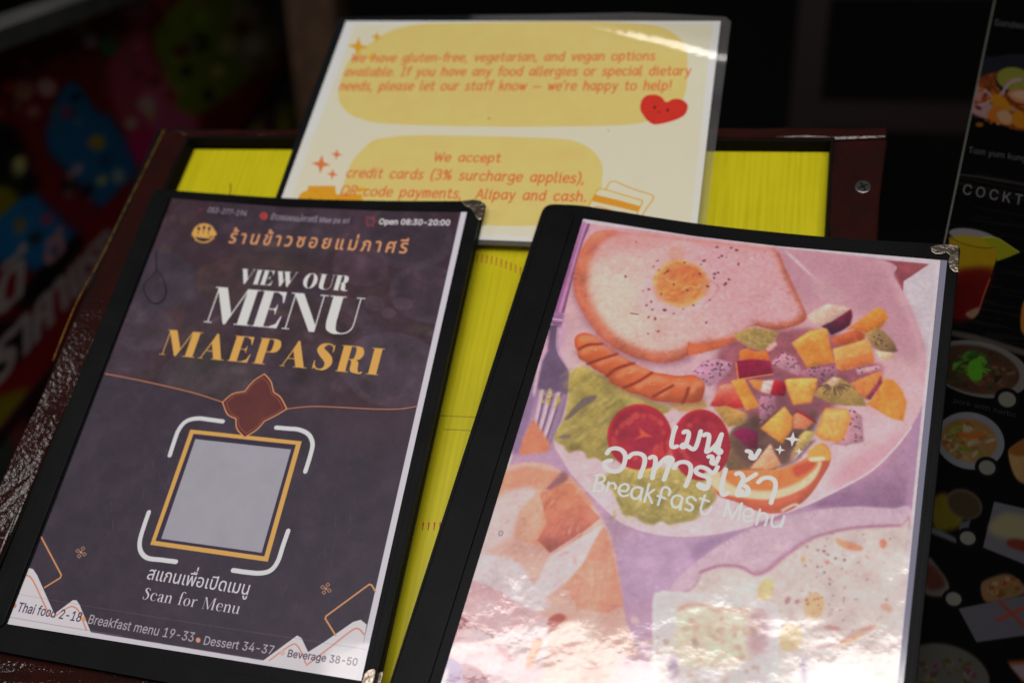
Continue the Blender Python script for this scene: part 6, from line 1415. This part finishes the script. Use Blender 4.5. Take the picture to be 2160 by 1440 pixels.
# thin dark hair caught in a loop on the purple sheet, another on the yellow panel
ZH = lambda *p: [(x / 3, 380 + y / 3) for x, y in p]
def hair(label, pts, z, r):
    t = Thing('loose_hair', label, 'hair', at(*pts[0], z))
    t.part('strand', tube([at(x, y, z) for x, y in smooth(pts, False, 5)], r, 5), HAIR)
hair('fine dark hair curled into a loop on the purple menu sheet', ZH((985, 440), (988, 520), (980, 580), (920, 640), (908, 690), (935, 750), (980, 780), (1030, 760), (1050, 700), (1030, 620), (992, 565)), .55, .28)
hair('short straight dark hair standing on the yellow panel', [(485, 386), (486, 398), (484, 415)], ZY + .5, .28)

# ------------------------------------------------------------------ laminated notice
lt = Thing('laminated_notice', 'laminated cream and yellow notice with orange writing and a red heart', 'notice', at(1000, 500, -7))
g0 = at(1445, 82, -7)[:2]
gn = np.array([0.30, 0.954])
def lam_z(px, py):
    x, y = at(px, py, -7)[:2]
    d = (np.array([x, y]) - g0) @ gn
    z = -6.6
    e = max(0.0, d + 40)
    z += 0.0055 * e * e if e < 48 else 0.0055 * 2304 + 0.0055 * 96 * (e - 48)
    return z + .25 * math.sin(x * .045 + y * .03) * min(1, max(0, (y - 290) / 60))
S3 = paint_notice()
lt.part('paper', sheet_mesh(S3, 80, 56, lam_z), print_mat('notice_sheet', S3, coat_rough=0.07, wr=((30, 0.35, 0.0008), (160, 0.45, 0.0003)), rough=.6, ior=1.6))
pq = [(716, 37), (1542, 33), (1482, 534), (552, 498)]
rim = bmesh.new()
def strip(a0, a1, b0, b1, n):
    pa, pb = [], []
    for i in range(n + 1):
        t = i / n
        for lst, (s, e) in ((pa, (a0, a1)), (pb, (b0, b1))):
            x, y = s[0] + (e[0] - s[0]) * t, s[1] + (e[1] - s[1]) * t
            lst.append(rim.verts.new(at(x, y, lam_z(x, y) - .05)))
    for i in range(n):
        rim.faces.new((pa[i], pa[i + 1], pb[i + 1], pb[i])).smooth = True
QQ = [(732, 46), (1518, 46), (1463, 521), (570, 486)]
top = [(716, 37), (900, 33), (1150, 31), (1330, 27), (1400, 29), (1530, 36), (1542, 46)]
ti = [(732, 46), (900, 46), (1150, 46), (1330, 46), (1400, 46), (1518, 46), (1518, 47)]
for i in range(len(top) - 1):
    strip(ti[i], ti[i + 1], top[i], top[i + 1], 10)
strip(QQ[1], QQ[2], (1542, 46), pq[2], 40); strip(QQ[2], QQ[3], pq[2], pq[3], 30); strip(QQ[3], QQ[0], pq[3], pq[0], 40)
bmesh.ops.remove_doubles(rim, verts=rim.verts, dist=.02)
lt.part('clear_rim', rim, POUCH)

# ------------------------------------------------------------------ black picture menu, right
ZP = -45
pt = Thing('picture_menu_board', 'black picture menu board with food photographs, partly behind the breakfast menu', 'menu board', at(1950, 1000, ZP))
S4 = paint_picture_menu()
pt.part('printed_face', sheet_mesh(S4, 10, 20, lambda x, y: ZP), print_mat('picture_menu_sheet', S4, coat=0.0, coat_rough=.3, spec=.02, rough=.8, wr=((40, .3, .0008),)))
pt.part('board', prism(flat(Q4, ZP), ZP - 5, ZP - .15), BLACKBACK)
e0, e1 = at(2104, -20, ZP)[:2], at(1792, 1480, ZP)[:2]; dn = np.array([-.7, .1])
pt.part('edge_strip', prism([e0, e1, e1 + dn, e0 + dn], ZP - 4, ZP + .05), PANELEDGE)
for px, py in ((2180, 200), (2200, 1200)):
    q = BOARD @ Vector(at(px, py, ZP - 5.2) / 1000)
    pt.part('leg', box(q.x - .012, q.y - .012, .001, q.x + .012, q.y + .012, q.z - .012), BLACKBACK, world=True)

# ------------------------------------------------------------------ colourful street board, left
n5 = Vector((0.947, 0.321, 0)).normalized()
R3 = BOARD.to_3x3()
o_ = BOARD @ Vector(CAM_C / 1000)
p5 = o_ + (R3 @ Vector(sight(300, 600))).normalized() * 1.7
H5 = lambda x, y, off=0.0: hit(x, y, p5 + n5 * off, n5)
b5 = H5(290, 540); b5.z = 0
sb_ = Thing('street_board', 'blurred colourful food board with white Thai lettering in a wine red frame', 'sign board', b5, frame='world')
S5 = paint_street_board()
S5.poly([(-45, 845), (45, 808), (78, 822), (10, 905), (-45, 960)], (84, 74, 6), sm=False, blur=2)
sb_.part('printed_panel', sheet_mesh(S5, 8, 8, None, where=lambda x, y: H5(x, y)), print_mat('street_board_sheet', S5, coat=.1, coat_rough=.3, rough=.6, wr=((10, .2, .002),), scratch=False))
sb_.part('backing', slab([H5(*q, -.004) for q in Q5], -n5, .012), WINE)
sb_.part('frame_rail', slab([H5(x, y, .004) for x, y in ((-45, 965), (628, 118), (640, 132), (-45, 1000))], -n5, .03), WINE)
sb_.part('top_rail', slab([H5(x, y, .03) for x, y in ((-60, 84), (330, -58), (345, -22), (-60, 132))], -n5, .05), GREY)
for x, y in ((560, 205), (60, 840)):
    q = H5(x, y, -.02)
    sb_.part('leg', box(q.x - .02, q.y - .02, .001, q.x + .02, q.y + .02, q.z + .02), WINE)

# ------------------------------------------------------------------ dim things behind
q = hit(672, 60, (0, 1.7, 0), Vector((0, 1, 0)))
pw = Thing('wooden_post', 'plain brown wooden post behind the stand, beside the notice', 'post', (q.x, q.y, 0), frame='world')
pw.part('shaft', box(q.x - .055, q.y - .04, .03, q.x + .055, q.y + .04, 2.2, bevel=.006), BROWN)
pw.part('foot', box(q.x - .09, q.y - .08, .001, q.x + .09, q.y + .08, .03, bevel=.004), BROWN)
q = hit(555, 232, (0, 0, .42), Vector((0, 0, 1)))
yc = Thing('yellow_crate', 'yellow plastic crate in the dark behind the stand', 'crate', (q.x, q.y, 0), frame='world')
w_, d_ = .16, .11
for x0, y0, x1, y1 in ((-w_, -d_, w_, -d_ + .006), (-w_, d_ - .006, w_, d_), (-w_, -d_ + .006, -w_ + .006, d_ - .006), (w_ - .006, -d_ + .006, w_, d_ - .006)):
    yc.part('side', box(q.x + x0, q.y + y0, .03, q.x + x1, q.y + y1, .40), CRATE)
yc.part('lid', box(q.x - w_ - .005, q.y - d_ - .005, .402, q.x + w_ + .005, q.y + d_ + .005, .42, bevel=.003), CRATE)
yc.part('base', box(q.x - w_, q.y - d_, .001, q.x + w_, q.y + d_, .029), CRATE)
P2 = lambda x, y: hit(x, y, (0, 1.9, 0), Vector((0, 1, 0)))
a_, b_ = P2(1712, 60), P2(2150, 60); r1, r2 = P2(1800, 218), P2(1800, 262); r3, r4 = P2(1800, -60), P2(1800, -20)
rk = Thing('wooden_rack', 'dark red wooden rack standing in the gloom behind the stand', 'rack', ((a_.x + b_.x) / 2, 1.9, 0), frame='world')
for x in (a_.x, b_.x):
    rk.part('upright', box(x - .03, 1.87, .001, x + .03, 1.93, 1.6), RACK)
for zz in ((r1.z + r2.z) / 2, (r3.z + r4.z) / 2):
    rk.part('rail', box(a_.x + .031, 1.875, zz - .03, b_.x - .031, 1.925, zz + .03), RACK)
